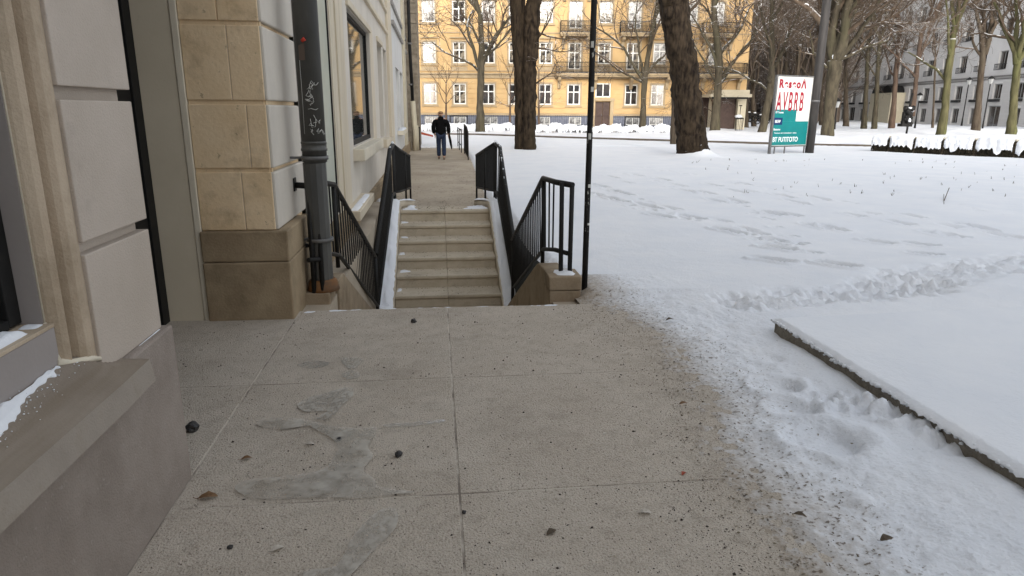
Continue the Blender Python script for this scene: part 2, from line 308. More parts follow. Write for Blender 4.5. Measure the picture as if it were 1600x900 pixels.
# ================================================================== GROUND
def pave():
    mb = MB(); xs = [-3.4, -2.3, -1.12, .07, 2.4]; ys = [-2.6, -1.3, 0, 1.3, 2.58, 3.88, 5.42]; g = .0045
    for i in range(4):
        for j in range(6):
            dz = [.0005, .0015, 0, .001][(i * 3 + j) % 4]
            mb.box(xs[i] + g, xs[i + 1] - g, ys[j] + g, ys[j + 1] - g, -.12, dz)
    struct('pavement', mb, pavement_m, bevel=.003)
    f = MB().box(-3.4, 2.4, -2.6, 5.415, -.3, -.0018); struct('pavement_joints', f, filler_m)
    # ground each side of the pit behind the landing edge
    s = MB().box(-3.4, -.92, 5.42, 12.4, -1.6, -.03); s.box(1.0, 1.6, 5.42, 6.6, -.3, -.04); struct('ground', s, far_path_m)
pave()
Y0, RISE, TREAD, Z0, ZB = 12.4, .19, .48, -.2, -1.34
def stairs():
    t = thing('stone_stairs', (.15, 11.2, ZB), 'worn beige concrete steps climbing between two snowy cheek walls', 'stairs')
    for i in range(6):
        y = Y0 - i * TREAD; z = Z0 - i * RISE
        mb = MB(); yb = y + TREAD + .06
        mb.prism([(y, z - RISE - .12), (yb, z - RISE - .12), (yb, z), (y - .028, z), (y - .028, z - .045), (y, z - .06)], 0, -.66, .145)
        mb.prism([(y, z - RISE - .12), (yb, z - RISE - .12), (yb, z), (y - .028, z), (y - .028, z - .045), (y, z - .06)], 0, .148, .96)
        part('step', mb, step_m, t, bevel=.008)
    for i, (xa, xb) in enumerate([(-.6, -.28), (-.64, -.5), (-.64, -.48), (-.64, -.52), (-.64, -.44), (-.64, -.55)]):
        y = Y0 - i * TREAD; z = Z0 - i * RISE; ya = y + (.1 if i == 0 else .2)
        snow_strip([(xa, ya, z), (xa, ya + .22, z)], [(xb, ya + .08, z), (xa + (xb - xa) * .5, ya + .24, z)], .012, 14, 12, i, 1.5, t, name='snow_patch', edge=.08)
    for xa, xb, ya, yb in ((.5, .93, 12.55, 12.95), (-.62, -.4, 12.5, 13.0)):
        snow_strip([(xa, ya, Z0), (xa + .1, yb, Z0)], [(xb, ya, Z0), (xb, yb, Z0)], .02, 24, 20, 4, 1.6, t, name='snow_patch', edge=.12)
    t2 = thing('stone_stairs', (.05, 7, ZB), 'concrete steps going down just beyond the pavement edge', 'stairs')
    for i in range(7):
        y = 5.42 + i * .46; z = -i * RISE
        part('step', MB().box(-.9, 1.0, y, y + .47, z - RISE - .25, z - RISE), step_m, t2, bevel=.008)
    struct('passage_floor', MB().box(-1.1, 1.2, 8.6, 10.05, ZB - .2, ZB), far_path_m)
stairs()
# far path
def farpath():
    ys = [12.9, 13.3, 14, 18, 25, 34.5]; xr = [1.25, 1.25, 1.3, 1.34, 1.4, 1.5]
    mb = MB()
    for i in range(5):
        mb.add([(-1.3, ys[i], Z0 - .004), (xr[i], ys[i], Z0 - .004), (xr[i + 1], ys[i + 1], Z0 - .004), (-1.3, ys[i + 1], Z0 - .004)], [(0, 1, 2, 3)])
    struct('upper_path', mb, far_path_m)
farpath()
# pit retaining faces behind cheeks
bndp = [(-8, 1.2), (1, 1.1), (1.94, 1.14), (2.43, 1.12), (2.88, 1.15), (3.3, 1.27), (3.66, 1.34), (4.1, 1.37), (4.48, 1.37), (5.0, 1.31), (5.41, 1.2), (6, 1.2), (12.3, 1.2), (12.6, 1.1), (13.4, 1.02), (16, 1.06), (25, 1.27), (33, 1.35), (35, -26), (400, -60)]
FOOT = []
for zx, zy, sc_ in [(730, 410, 1.5), (700, 478, 1.4), (920, 505, 1.5), (1280, 580, 1.2), (545, 330, 1.3), (610, 320, .8), (645, 335, .8), (300, 272, 1.), (265, 240, 1), (410, 277, 1), (150, 215, 1), (170, 190, .9),
                  (740, 200, 1), (790, 222, 1), (860, 205, .9), (760, 265, 1), (700, 262, 1), (920, 318, 1.1), (860, 312, 1.1), (990, 270, .9), (570, 215, 1), (490, 160, .9), (460, 188, .9), (360, 160, .8), (310, 140, .8),
                  (1200, 275, 1), (1290, 340, 1.1), (1450, 320, 1.1), (1230, 385, 1.2), (1080, 370, 1.2), (1160, 300, 1), (1350, 345, 1), (90, 165, .8), (60, 190, .9), (220, 125, .7), (1560, 350, 1), (570, 183, .9), (600, 158, .8),
                  (1400, 310, 1), (700, 360, .8), (770, 380, .8), (830, 425, .7), (1130, 600, 1.3), (110, 205, .8), (340, 243, .8), (500, 215, .8), (620, 183, .7), (1050, 262, .7), (1330, 310, .8), (1240, 440, 1), (240, 230, .8), (130, 180, .7), (390, 180, .7), (520, 290, .7), (1500, 340, .9), (180, 150, .6), (130, 130, .6)]:
    px, py = 900 + zx / 2.286, 220 + zy / 2.286
    FOOT.append((px, py, sc_))
def terrain():
    ys = np.concatenate([np.linspace(-7, 1.0, 40), np.geomspace(1.02, 330, 980)])
    n = 820; k = np.linspace(0, 1, n); s = .9 * np.sinh(k * 6.3) / math.sinh(6.3) * 330 / .9
    # a little denser close in
    s = s * .999
    bp = np.array(bndp); xb = np.interp(ys, bp[:, 0], bp[:, 1])
    X = xb[:, None] + s[None]; Y = np.repeat(ys[:, None], n, 1); S = np.repeat(s[None], len(ys), 0)
    zb = -.2 * sst(Y, 5.5, 9) + .0
    # thickness near the walked edge
    near = Y < 12.5
    nz = fbm(X * 2.1, Y * 2.1, 3, 5); nz2 = fbm(X * 9, Y * 9, 11, 3)
    rag = np.where(Y < 5.6, .16 * nz + .06 * nz2 + .03 * fbm(X * 35, Y * 35, 13, 3), .05 * nz2)
    th = -.006 + .008 * sst(S + rag, .0, .2) + .08 * sst(S + rag, .22, 1.2)
    th = np.where(Y > 5.6, -.01 + .075 * sst(S + .05 * nz2, 0.0, .16), th)
    Z = zb + th + .03 * fbm(X * .5, Y * .5, 7, 3) * sst(S, .2, 1.5) + .004 * nz2 * sst(S, .05, .3) + .0025 * fbm(X * 28, Y * 28, 5, 2) * (Y < 9)
    crunch = (1 - sst(S, .5, 1.4)) * (Y < 6.2)
    Z += crunch * .014 * fbm(X * 14, Y * 14, 21, 3) * sst(S + rag, 0, .3)
    # hollows
    def capsule(a, b, wd, dep, sharp=1.):
        nonlocal Z
        ax, ay = a; bx, by = b; dx, dy = bx - ax, by - ay; L2 = dx * dx + dy * dy + 1e-9
        m = (X > min(ax, bx) - 3 * wd) & (X < max(ax, bx) + 3 * wd) & (Y > min(ay, by) - 3 * wd) & (Y < max(ay, by) + 3 * wd)
        if not m.any(): return
        x = X[m]; y = Y[m]; t = np.clip(((x - ax) * dx + (y - ay) * dy) / L2, 0, 1)
        dd = np.hypot(x - ax - t * dx, y - ay - t * dy) / wd
        dd = dd + .35 * fbm(x * 7, y * 7, 9, 3)
        prof = -dep * (.3 + .7 * t) * (1 - sst(dd, .45, 1.05)) + abs(dep) * .2 * np.exp(-((dd - 1.35) / .3) ** 2)
        Z[m] += prof
    for px, py, sc_ in FOOT:
        a = gp(px - 24 * sc_ * .7, py - 6 * sc_ * .7, -.15); b = gp(px + 20 * sc_ * .7, py + 4 * sc_ * .7, -.15)
        d = (b - a); d2 = Vector((d.x, d.y)); L = min(d2.length, .75); c = (a + b) / 2; d2.normalize()
        capsule((c.x - d2.x * L / 2, c.y - d2.y * L / 2), (c.x + d2.x * L / 2, c.y + d2.y * L / 2), .08 * (.8 + .3 * sc_), .11 * sc_)
    prnd = random.Random(31)
    for chain in ([(925, 290), (960, 298), (1010, 318), (1060, 335)], [(960, 268), (1020, 282), (1080, 300), (1150, 318), (1200, 345), (1260, 392)], [(1000, 262), (1080, 275), (1160, 290), (1250, 305), (1340, 322)], [(1180, 268), (1290, 285), (1400, 300), (1500, 322), (1590, 345)], [(940, 310), (1000, 325), (1100, 352), (1180, 375), (1240, 400)]):
        for (ax_, ay_), (bx_, by_) in zip(chain, chain[1:]):
            n_ = max(2, int(math.hypot(bx_ - ax_, by_ - ay_) / 13))
            for k in range(n_):
                f = k / n_; q = gp(ax_ + (bx_ - ax_) * f + prnd.uniform(-3, 3), ay_ + (by_ - ay_) * f + prnd.uniform(-2.5, 2.5), -.15)
                if prnd.random() < .8: capsule((q.x - .03, q.y + .02), (q.x + .05, q.y - .02), .05 + .02 * prnd.random(), .075)
    for px, py, wd, dep in [(1215, 602, .10, .085), (1242, 636, .10, .075), (1293, 688, .14, .10), (1200, 560, .07, .018), (1330, 772, .055, -.02)]:
        c = gp(px, py, .05); capsule((c.x - .03, c.y + .03), (c.x + .03, c.y - .02), wd, dep)
    # trampled band and churned heap
    def band(pts, wd, amp, dep, seed):
        nonlocal Z
        P = [gp(*p, z=-.02) for p in pts]
        D = np.full(X.shape, 9.); m = (X > min(p.x for p in P) - 1) & (X < max(p.x for p in P) + 1) & (Y > min(p.y for p in P) - 1) & (Y < max(p.y for p in P) + 1)
        x = X[m]; y = Y[m]; dd = np.full(x.shape, 9.)
        for p, q in zip(P, P[1:]):
            dx, dy = q.x - p.x, q.y - p.y; t = np.clip(((x - p.x) * dx + (y - p.y) * dy) / (dx * dx + dy * dy), 0, 1)
            dd = np.minimum(dd, np.hypot(x - p.x - t * dx, y - p.y - t * dy))
        ww = 1 - sst(dd + .12 * fbm(x * 4, y * 4, seed, 3), wd * .5, wd)
        r = np.abs(fbm(x * 7, y * 7, seed + 3, 5)) * 1.2 + .7 * fbm(x * 19, y * 19, seed + 6, 3)
        Z[m] += ww * (amp * (r - .35) - dep)
    band([(1165, 488), (1260, 478), (1360, 470), (1440, 452)], .34, .085, .03, 40)
    band([(1400, 458), (1500, 430), (1600, 412), (1700, 395)], .5, .09, .035, 50)
    band([(1320, 650), (1400, 680), (1470, 712)], .22, .09, -.005, 60)
    # bank beyond the street and hedge mounds
    ul = np.hypot(X - 10.45, (Y - 26.0)); Z += .3 * np.exp(-(ul / .55) ** 2) + .1 * np.exp(-(np.hypot(X - 9.9, Y - 26.2) / .9) ** 2)
    Z += np.where((Y < 4.6) & (Y > .5), np.exp(-((X - 2.3) / .13) ** 2) * (.002 + .05 * np.clip(fbm(X * 1.5, Y * 2.3, 91, 4), -.3, .6)), 0)
    kl = kerbline(X); beyond = sst(Y - kl, .1, 1.6)
    Z += np.where(X > -30, beyond * (.1 + .12 * fbm(X * .35, Y * .35, 70, 3)), 0)
    Z += .5 * sst(Y - kl, 3, 9) * (.6 + .8 * fbm(X * .3, Y * .3, 80, 3)) * sst(X, 15, 22) * .55
    Z += .04 * fbm(X * 1.4, Y * 1.4, 77, 3) * sst(Y - kl, .3, 1) * 1.2
    Z = np.where((Y < 5.4) & (S > .35), np.maximum(Z, .004 + .004 * nz2), Z)
    dirt = np.where(Y < 6.3, (1 - sst(S + .9 * rag, .0, .75)) * 1.05 + (1 - sst(S, .5, 1.5)) * .13, (1 - sst(S, .02, .12)) * .55)
    dirt = np.where(Y > 33.5, 0, dirt)
    far = np.exp(-((Y - kl - 2.2) / 1.6) ** 2) * .13 * (X > 2)
    dirt = np.maximum(dirt, far)
    o = grid_obj('snow_covered_ground', X, Y, Z, snowg_m, dirt); tag(o, kind='structure')
def kerbline(X):
    return np.interp(X, [-40, 2.5, 9, 17.0, 20.8, 24, 60, 400], [52, 49.1, 43, 36.6, 34.0, 32.4, 20, 20])
terrain()
def kerb():
    xs = [0.5, 2.74, 9, 17.04, 20.76, 24.5]; mb = MB()
    for a, b in zip(xs, xs[1:]):
        ya, yb = float(kerbline(a)), float(kerbline(b)); d = Vector((b - a, yb - ya)).normalized(); nx, ny = -d.y * .09, d.x * .09
        z0, z1 = -.35, -.03
        mb.add([(a - nx, ya - ny, z0), (b - nx, yb - ny, z0), (b + nx, yb + ny, z0), (a + nx, ya + ny, z0), (a - nx, ya - ny, z1), (b - nx, yb - ny, z1), (b + nx, yb + ny, z1), (a + nx, ya + ny, z1)],
               [(0, 3, 2, 1), (4, 5, 6, 7), (0, 1, 5, 4), (2, 3, 7, 6)])
    struct('street_kerb', mb, mat('kerb_stone', (.08, .066, .052), (.13, .11, .09), 2, .9))
kerb()
# ================================================================== cheek walls, railings
def cheeks():
    # far cheeks follow the far flight
    slope = RISE / TREAD
    for side, xi, xo, lab in ((-1, -.66, -1.12, 'sloping stone cheek wall left of the steps, snow heaped along its top'), (1, .96, 1.19, 'sloping stone cheek wall right of the upper steps, capped with a strip of snow')):
        t = thing('cheek_wall', ((xi + xo) / 2, 11, ZB), lab, 'cheek wall')
        a, b = min(xi, xo), max(xi, xo)
        prof = [(9.55, ZB - .2), (9.55, -1.32), (9.75, -1.26), (12.45, -.09), (12.85, -.07), (12.85, ZB - .2)]
        part('wall', MB().prism(prof, 0, a + .002, b - .002), step_m if side > 0 else step_m, t, bevel=.012)
        top = [(9.6, -1.31), (9.78, -1.255), (12.45, -.095), (12.8, -.075)]
        i0 = xi + (.02 if side > 0 else -.015); o0 = xo - (.0 if side > 0 else .0)
        snow_strip([(i0, y, z) for y, z in top], [(o0, y, z) for y, z in top], .05 if side > 0 else .075, 110, 16, 3 + side, .9, t, edge=.02)
        # curved end stone at the top of the steps
        pts = [Vector((xi + side * .09, 12.55, -.16)), Vector((xi + side * .06, 12.8, -.15)), Vector((xi - side * .06, 13.0, -.15)), Vector((xi - side * .22, 13.06, -.16))]
        part('end_stone', MB().tube(pts, [.085, .085, .08, .06], 8), step_m, t)
        snow_strip([p + Vector((-.03, -.08, .08)) for p in pts[1:]], [p + Vector((.04, .1, .05)) for p in pts[1:]], .03, 14, 6, 9, .8, t)
    # near right cheek with block
    t = thing('cheek_wall', (1.1, 7.5, ZB), 'low brown cheek wall with square end block, right of the steps', 'cheek wall')
    part('wall', MB().prism([(5.93, ZB - .2), (5.93, .16), (6.45, .13), (6.6, .08), (9.65, -1.29), (9.65, ZB - .2)], 0, .99, 1.19), cheek_m, t, bevel=.012)
    part('end_block', MB().box(.97, 1.25, 5.63, 5.9, -.5, .06).box(.965, 1.255, 5.625, 5.935, .065, .19), cheek_m, t, bevel=.01)
    snow_strip([(1.03, 5.68, .19), (1.03, 5.9, .19)], [(1.2, 5.66, .19), (1.22, 5.9, .19)], .018, 12, 10, 5, .9, t, edge=.04)
    snow_strip([(1.04, 6.65, .055), (1.04, 9.6, -1.27)], [(1.18, 6.65, .055), (1.18, 9.6, -1.27)], .03, 70, 10, 6, .9, t, edge=.03)
    t = thing('cheek_wall', (-1, 7.5, ZB), 'low brown stone cheek wall under the drainpipe, left of the steps', 'cheek wall')
    part('wall', MB().prism([(6.05, ZB - .2), (6.05, .1), (6.4, .08), (9.5, -1.29), (9.5, ZB - .2)], 0, -1.08, -.9), cheek_m, t, bevel=.012)
    part('end_block', MB().box(-1.19, -.93, 5.7, 6.03, -.5, .07), cheek_m, t, bevel=.01)
    snow_strip([(-1.0, 5.74, .07), (-1.0, 5.98, .07)], [(-.95, 5.72, .07), (-.94, 5.98, .07)], .015, 10, 6, 5, .9, t, edge=.03)
    # rough fringe of snow along the landing edge
    snow_strip([(-1.12, 5.34, .0), (-.6, 5.405, .0), (0, 5.41, 0), (.6, 5.405, 0), (1.2, 5.36, 0)], [(-1.12, 5.42, .0), (-.6, 5.418, .0), (0, 5.418, 0), (.6, 5.418, 0), (1.2, 5.418, 0)], .0035, 120, 5, 8, 3.5, None, name='snow_fringe', edge=.02)['kind'] = 'stuff'
cheeks()
baluster_cache = {}
def railing(name, top, low, posts, nb, label, parent_loc, topr=.026, balr=.0085, extra=None, skip=None, snowtop=True, endtubes=True):
    """top/low: matching polylines; posts: list of (top pt, bottom pt); nb: balusters per segment"""
    t = thing(name, parent_loc, label, 'railing', 'black railings around the steps')
    part('handrail', MB().tube(top, topr, 10), black_m, t)
    part('bottom_rail', MB().tube(low, topr * .8, 8), black_m, t)
    for a, b in posts: part('post', MB().tube([a, b], .021, 8), black_m, t)
    for i, (n) in enumerate(nb):
        a0, a1, b0, b1 = Vector(top[i]), Vector(top[i + 1]), Vector(low[i]), Vector(low[i + 1])
        for k in range(n):
            q = (k + .5) / n; p = a0.lerp(a1, q); r = b0.lerp(b1, q)
            part('baluster', MB().tube([p, Vector((p.x, p.y, r.z - .05)) if False else Vector((r.x, r.y, r.z))], balr, 6, cap=False), black_m, t, fix=False)
    return t
def rails():
    # right: near end, level, kink, down to V, and a second one up to the far kink, and on
    railing('railing', [(1.18, 5.78, .97), (1.07, 5.98, .975), (1.05, 6.6, .95), (1.11, 9.8, -.27)][0:4],
            [(1.16, 5.8, .36), (1.07, 5.98, .36), (1.05, 6.5, .26), (1.13, 9.75, -.99)], [((1.175, 5.78, .97), (1.175, 5.78, -.08)), ((1.10, 5.86, .985), (1.10, 5.8, -.08)), ((1.05, 6.55, .94), (1.05, 6.55, .08)), ((1.115, 9.78, -.28), (1.115, 9.78, -1.27))], [0, 3, 20],
            'black railing leaning down from the brown end block on the right of the steps', (1.12, 5.8, -.02))
    railing('railing', [(1.13, 9.86, -.26), (1.17, 12.45, .94), (1.12, 12.7, .99)], [(1.14, 9.86, -.98), (1.14, 12.45, .07), (1.12, 12.7, .1)],
            [((1.13, 9.86, -.26), (1.13, 9.86, -1.24)), ((1.12, 12.7, .99), (1.12, 12.7, -.12))], [24, 2],
            'black railing with snow on its handrail, right of the upper steps', (1.13, 11, -.8), topr=.036)
    railing('railing', [(1.1, 12.78, .99), (1.02, 13.2, .9), (.84, 14.1, .69)], [(1.1, 12.78, .11), (1.02, 13.2, .08), (.84, 14.1, .03)],
            [((1.1, 12.78, .99), (1.1, 12.78, -.2)), ((.84, 14.1, .69), (.84, 14.1, -.2)), ((.97, 13.4, .85), (.97, 13.4, -.2))], [7, 16],
            'short black railing curving inward at the top right of the steps', (1, 13.4, -.2))
    # left
    railing('railing', [(-1.19, 5.92, .97), (-1.05, 5.88, .965), (-.97, 6.0, .98), (-.97, 6.6, .9), (-.88, 9.45, -.42)],
            [(-1.07, 5.62, .38), (-1.0, 5.75, .36), (-.97, 6.0, .36), (-.95, 6.55, .22), (-.87, 9.45, -1.15)],
            [((-1.06, 5.8, .96), (-1.06, 5.72, -.02)), ((-.99, 5.8, .96), (-.99, 5.72, -.02)), ((-.97, 6.55, .9), (-.97, 6.55, .1)), ((-.88, 9.42, -.41), (-.88, 9.42, -1.28))], [0, 0, 1, 19],
            'black railing bolted to the wall beside the drainpipe, sloping down', (-1.0, 5.9, 0))
    br = MB().box(-1.2, -1.05, 5.86, 5.89, .44, .47).box(-1.205, -1.19, 5.83, 5.92, .40, .51).box(-1.205, -1.19, 5.88, 5.97, .92, 1.03)
    part('wall_bracket', br, black_m, [o for o in bpy.data.objects if o.name.startswith('railing') and o.parent is None][-1])
    railing('railing', [(-.88, 9.52, -.41), (-.80, 12.3, .9), (-.77, 12.6, .97)], [(-.88, 9.52, -1.14), (-.80, 12.3, .08), (-.77, 12.6, .1)],
            [((-.88, 9.52, -.41), (-.88, 9.52, -1.28)), ((-.77, 12.6, .97), (-.77, 12.6, -.12))], [26, 2],
            'black railing with snow on its handrail, left of the upper steps', (-.84, 11, -.8), topr=.04)
    railing('railing', [(-.76, 12.68, .97), (-.69, 13.1, .87), (-.53, 14.1, .68)], [(-.76, 12.68, .11), (-.69, 13.1, .07), (-.53, 14.1, .03)],
            [((-.76, 12.68, .97), (-.76, 12.68, -.2)), ((-.53, 14.1, .68), (-.53, 14.1, -.2)), ((-.6, 13.6, .78), (-.6, 13.6, -.2))], [7, 16],
            'short black railing curving inward at the top left of the steps', (-.62, 13.4, -.2))
    for tt, P, s in ((0, [(1.13, 9.9, -.235), (1.17, 12.45, .965), (1.12, 12.7, 1.015)], 1), (1, [(-.88, 9.56, -.385), (-.80, 12.3, .925), (-.77, 12.6, .995)], 2)):
        rl = [o for o in bpy.data.objects if o.parent is None and 'with snow on its handrail' in str(o.get('label', ''))][tt]
        snow_strip([Vector(p) + Vector((-.02, 0, 0)) for p in P], [Vector(p) + Vector((.02, 0, 0)) for p in P], .012, 110, 4, s, 3.0, rl, name='handrail_snow')
        snow_strip([Vector(P[-1]) + Vector((-.035, -.02, 0))] + [Vector(P[-1]) + Vector((-.035, .08, -.03))], [Vector(P[-1]) + Vector((.035, -.02, 0))] + [Vector(P[-1]) + Vector((.035, .08, -.03))], .05, 8, 6, s, 1, rl, name='handrail_snow')
    # the far pair beside the next stairwell
    railing('railing', [(1.2, 25.2, .75), (1.2, 26.2, .95), (1.22, 29.0, 1.0)], [(1.2, 25.2, -.1), (1.2, 26.2, -.1), (1.22, 29.0, -.1)], [((1.2, 25.2, .75), (1.2, 25.2, -.25)), ((1.22, 29, 1), (1.22, 29, -.25))], [8, 20],
            'black picket railing far along the path beside the walking person', (1.2, 26, -.2))
    railing('railing', [(1.12, 29.6, .75), (1.1, 33.5, .75)], [(1.12, 29.6, .1), (1.1, 33.5, .1)], [((1.12, 29.6, .78), (1.12, 29.6, -.2)), ((1.1, 31.5, .78), (1.1, 31.5, -.2)), ((1.1, 33.5, .78), (1.1, 33.5, -.2))], [0],
            'farthest thin black railing on posts at the right edge of the path', (1.12, 31, -.2))
rails()
# ================================================================== NEAR BUILDING (left)
def wall_grid(mb, u0, u1, z0, z1, ops, d, P, back=True):
    """front wall with real openings. P(u, depth, z) -> point"""
    us = sorted(set([u0, u1] + [a for o in ops for a in o[:2]])); zs = sorted(set([z0, z1] + [a for o in ops for a in o[2:4]]))
    for i in range(len(us) - 1):
        for j in range(len(zs) - 1):
            cu, cz = (us[i] + us[i + 1]) / 2, (zs[j] + zs[j + 1]) / 2
            if any(o[0] < cu < o[1] and o[2] < cz < o[3] for o in ops): continue
            mb.add([P(us[i], 0, zs[j]), P(us[i + 1], 0, zs[j]), P(us[i + 1], 0, zs[j + 1]), P(us[i], 0, zs[j + 1])], [(0, 1, 2, 3)])
    for a, b, c, e in [o[:4] for o in ops]:
        mb.add([P(a, 0, c), P(b, 0, c), P(b, 0, e), P(a, 0, e), P(a, d, c), P(b, d, c), P(b, d, e), P(a, d, e)], [(0, 1, 5, 4), (1, 2, 6, 5), (2, 3, 7, 6), (3, 0, 4, 7)] + ([(4, 5, 6, 7)] if back else []))
    return mb
def near_building():
    B = thing('rusticated_building', (-1.2, 8, 0), 'stone and render building nearest on the left, with grooved corner pier and recessed doorway', 'building')
    # low plinth wall and ledge
    part('plinth', MB().prism([(-4, -3), (-1.10, -3), (-1.12, 2.85), (-4, 2.85)], 2, -.2, .715), grey_conc_m, B, bevel=.01)
    lg = MB(); pr = []; ysl = [-3, -1, 1, 2.1] + [2.1 + .33 * k / 12 for k in range(1, 13)]
    for y in ysl:
        t_ = max(0, min(1, (y - 2.2) / .23)); zi = .82 - (y + 3) * .002 - .085 * t_ * t_ * (3 - 2 * t_); xe = -1.045 - .006 * t_
        pr.append([(-1.6, y, .632), (xe + .012, y, .632), (xe, y, .715), (-1.19, y, zi), (-1.6, y, zi)])
    n_ = len(pr); lg.v = [p for q in pr for p in q]
    for i in range(n_ - 1):
        for k in range(5): lg.f.append((i * 5 + k, i * 5 + (k + 1) % 5, (i + 1) * 5 + (k + 1) % 5, (i + 1) * 5 + k)); lg.sm.append(k == 2)
    lg.f += [tuple(range(5)), tuple(range(5 * n_ - 5, 5 * n_))]; lg.sm += [False, False]
    part('ledge', lg, ledge_m, B)
    # block wall with deep grooves
    b = MB()
    for z0, z1 in ((.716, 1.13), (1.172, 1.622), (1.664, 2.115), (2.16, 2.61), (2.66, 3.1), (3.15, 3.6)):
        b.box(-1.75, -1.15, 2.30, 2.81, z0, z1)
    part('rusticated_block', b, block_m, B, bevel=.004)
    part('block_core', MB().box(-1.74, -1.188, 2.285, 2.785, .716, 3.65), block_m, B)
    prof = [(-1.163, 2.30), (-1.158, 2.27), (-1.163, 2.245), (-1.18, 2.232), (-1.205, 2.226), (-1.205, 2.198), (-1.184, 2.192), (-1.18, 2.182), (-1.19, 2.162), (-1.21, 2.148), (-1.222, 2.145), (-1.8, 2.145), (-1.8, 2.30)]
    part('moulding', MB().prism(prof, 2, .716, 3.6), mould_m, B, bevel=.002)
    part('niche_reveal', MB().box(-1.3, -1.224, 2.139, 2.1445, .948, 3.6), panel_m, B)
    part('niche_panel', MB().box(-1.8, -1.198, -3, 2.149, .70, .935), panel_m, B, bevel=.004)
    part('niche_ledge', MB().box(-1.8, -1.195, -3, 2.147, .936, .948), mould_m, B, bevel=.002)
    part('rough_mortar', MB().tube([(-1.205, 2.135, .82), (-1.185, 2.19, .80), (-1.165, 2.26, .785), (-1.155, 2.3, .77)], [.014, .012, .012, .008], 7).tube([(-1.222, 2.146, .95), (-1.222, 2.144, .88), (-1.207, 2.146, .82)], [.006, .012, .016], 6).tube([(-1.222, 2.145, .95), (-1.222, 2.145, 3.5)], [.0035, .0035], 5), edge_m, B)
    wf = part('window', MB().box(-1.34, -1.282, 2.075, 2.138, .955, 3.5).box(-1.34, -1.282, -3, 2.075, .95, .982), blackmat_m, B, bevel=.003)
    part('inner_frame', MB().box(-1.355, -1.305, 2.05, 2.074, .983, 3.5).box(-1.355, -1.305, -3, 2.05, .983, 1.004), metal_m, wf)
    part('pane', MB().box(-1.38, -1.36, -3, 2.08, .96, 3.5), mat_green_glass, wf)
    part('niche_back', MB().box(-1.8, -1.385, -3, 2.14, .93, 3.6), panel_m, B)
    snow_strip([(-1.278, y, .945) for y in (.6, 1.5, 2.06)], [(-1.212, y, .947) for y in (.6, 1.5, 2.05)], .026, 70, 9, 4, .7, B)
    snow_strip([(-1.278, y, .945) for y in (2.07, 2.14)], [(-1.212, y, .947) for y in (2.085, 2.14)], .012, 10, 6, 7, .9, B)
    zz = lambda x: .715 + (-1.045 - x) * .66
    snow_strip([(-1.197, y, zz(-1.19)) for y in (.6, 1.3, 1.75, 2.13)], [(x, y, zz(x)) for x, y in ((-1.10, .6), (-1.13, 1.3), (-1.145, 1.75), (-1.188, 2.13))], .012, 200, 30, 12, 1.2, B, edge=.045)
    rn = random.Random(5); cr = MB()
    for k in range(240):
        y = rn.uniform(.9, 2.2); xe = -1.13 - .03 * (y - 1.3) - .03 * max(0, y - 1.75) * 2; x = xe + rn.gauss(0, .018); x = max(-1.195, min(-1.05, x)); blob(cr, Vector((x, y, zz(x) + .002)), rn.uniform(.0008, .0028), rn, .7)
    part('snow_crumbs', cr, snow_m, B, fix=False)['kind'] = 'stuff'
    snow_strip([(-1.153, 2.53, .714), (-1.153, 2.8, .714)], [(-1.143, 2.53, .714), (-1.143, 2.8, .714)], .005, 30, 3, 14, .9, B)
    # upper wall above niche, body
    part('wall', MB().box(-6, -1.152, -3, 2.8, 3.61, 8.4), block_m, B)
    # recessed doorway
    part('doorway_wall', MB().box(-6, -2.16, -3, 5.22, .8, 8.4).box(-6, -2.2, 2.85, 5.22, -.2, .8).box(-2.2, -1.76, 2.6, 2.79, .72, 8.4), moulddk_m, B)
    d = part('door', MB().box(-2.13, -2.085, 2.9, 5.18, .0, 2.9), blackmat_m, B, bevel=.006)
    part('handle', MB().tube([(-2.085, 3.2, 1.05), (-2.03, 3.2, 1.05), (-2.03, 3.32, 1.05)], .011, 8), metal_m, d)
    part('door_frame', MB().box(-2.15, -2.068, 5.10, 5.226, 0, 3.4), blackmat_m, B, bevel=.004); part('door_frame', MB().box(-2.15, -2.06, 2.86, 2.93, 0, 3.4), blackmat_m, B)
    part('lintel', MB().box(-2.16, -1.25, 2.80, 5.24, 3.4, 8.4), reveal_m, B)
    part('reveal_panel', MB().box(-2.2, -1.815, 5.23, 5.6, -.1, 3.4), reveal_m, B, bevel=.003)
    part('reveal_trim', MB().box(-1.813, -1.765, 5.222, 5.6, -.1, 3.4), edge_m, B, bevel=.006)
    # rusticated corner pier: tan front, grey-painted side
    courses = [(.705, 1.138), (1.168, 1.625), (1.655, 2.165), (2.195, 2.7), (2.73, 3.25), (3.28, 3.8)]
    f = MB(); s = MB(); seams = [-1.44, -1.36, -1.45, -1.5, -1.4, -1.5]
    for (z0, z1), sm in zip(courses, seams):
        f.box(-1.762, sm - .002, 5.236, 5.5, z0, z1); f.box(sm + .002, -1.222, 5.236, 5.5, z0, z1)
        s.box(-1.5, -1.2, 5.243, 6.36, z0, z1)
    part('tan_facing', f, tan_m, B, bevel=.006)
    part('side_facing', s, block2_m, B, bevel=.012)
    part('pier_core', MB().box(-1.76, -1.235, 5.25, 6.35, .0, 4).box(-1.762, -1.22, 5.262, 5.3, .7, 4), tan_m, B)
    part('base_course', MB().box(-1.775, -1.13, 5.2, 6.02, -.3, .46).box(-1.775, -1.132, 5.203, 6.02, .464, .70), base_m, B, bevel=.012)
    part('base_course', MB().box(-1.7, -1.145, 6.02, 6.38, -.3, .66), base_m, B, bevel=.012)
    part('wall', MB().box(-6, -1.2, 5.24, 6.36, 3.82, 8.4), block2_m, B)
    # facade with openings along +Y (X = -1.2)
    Pf = lambda u, d, z: (-1.2 - d, u, z)
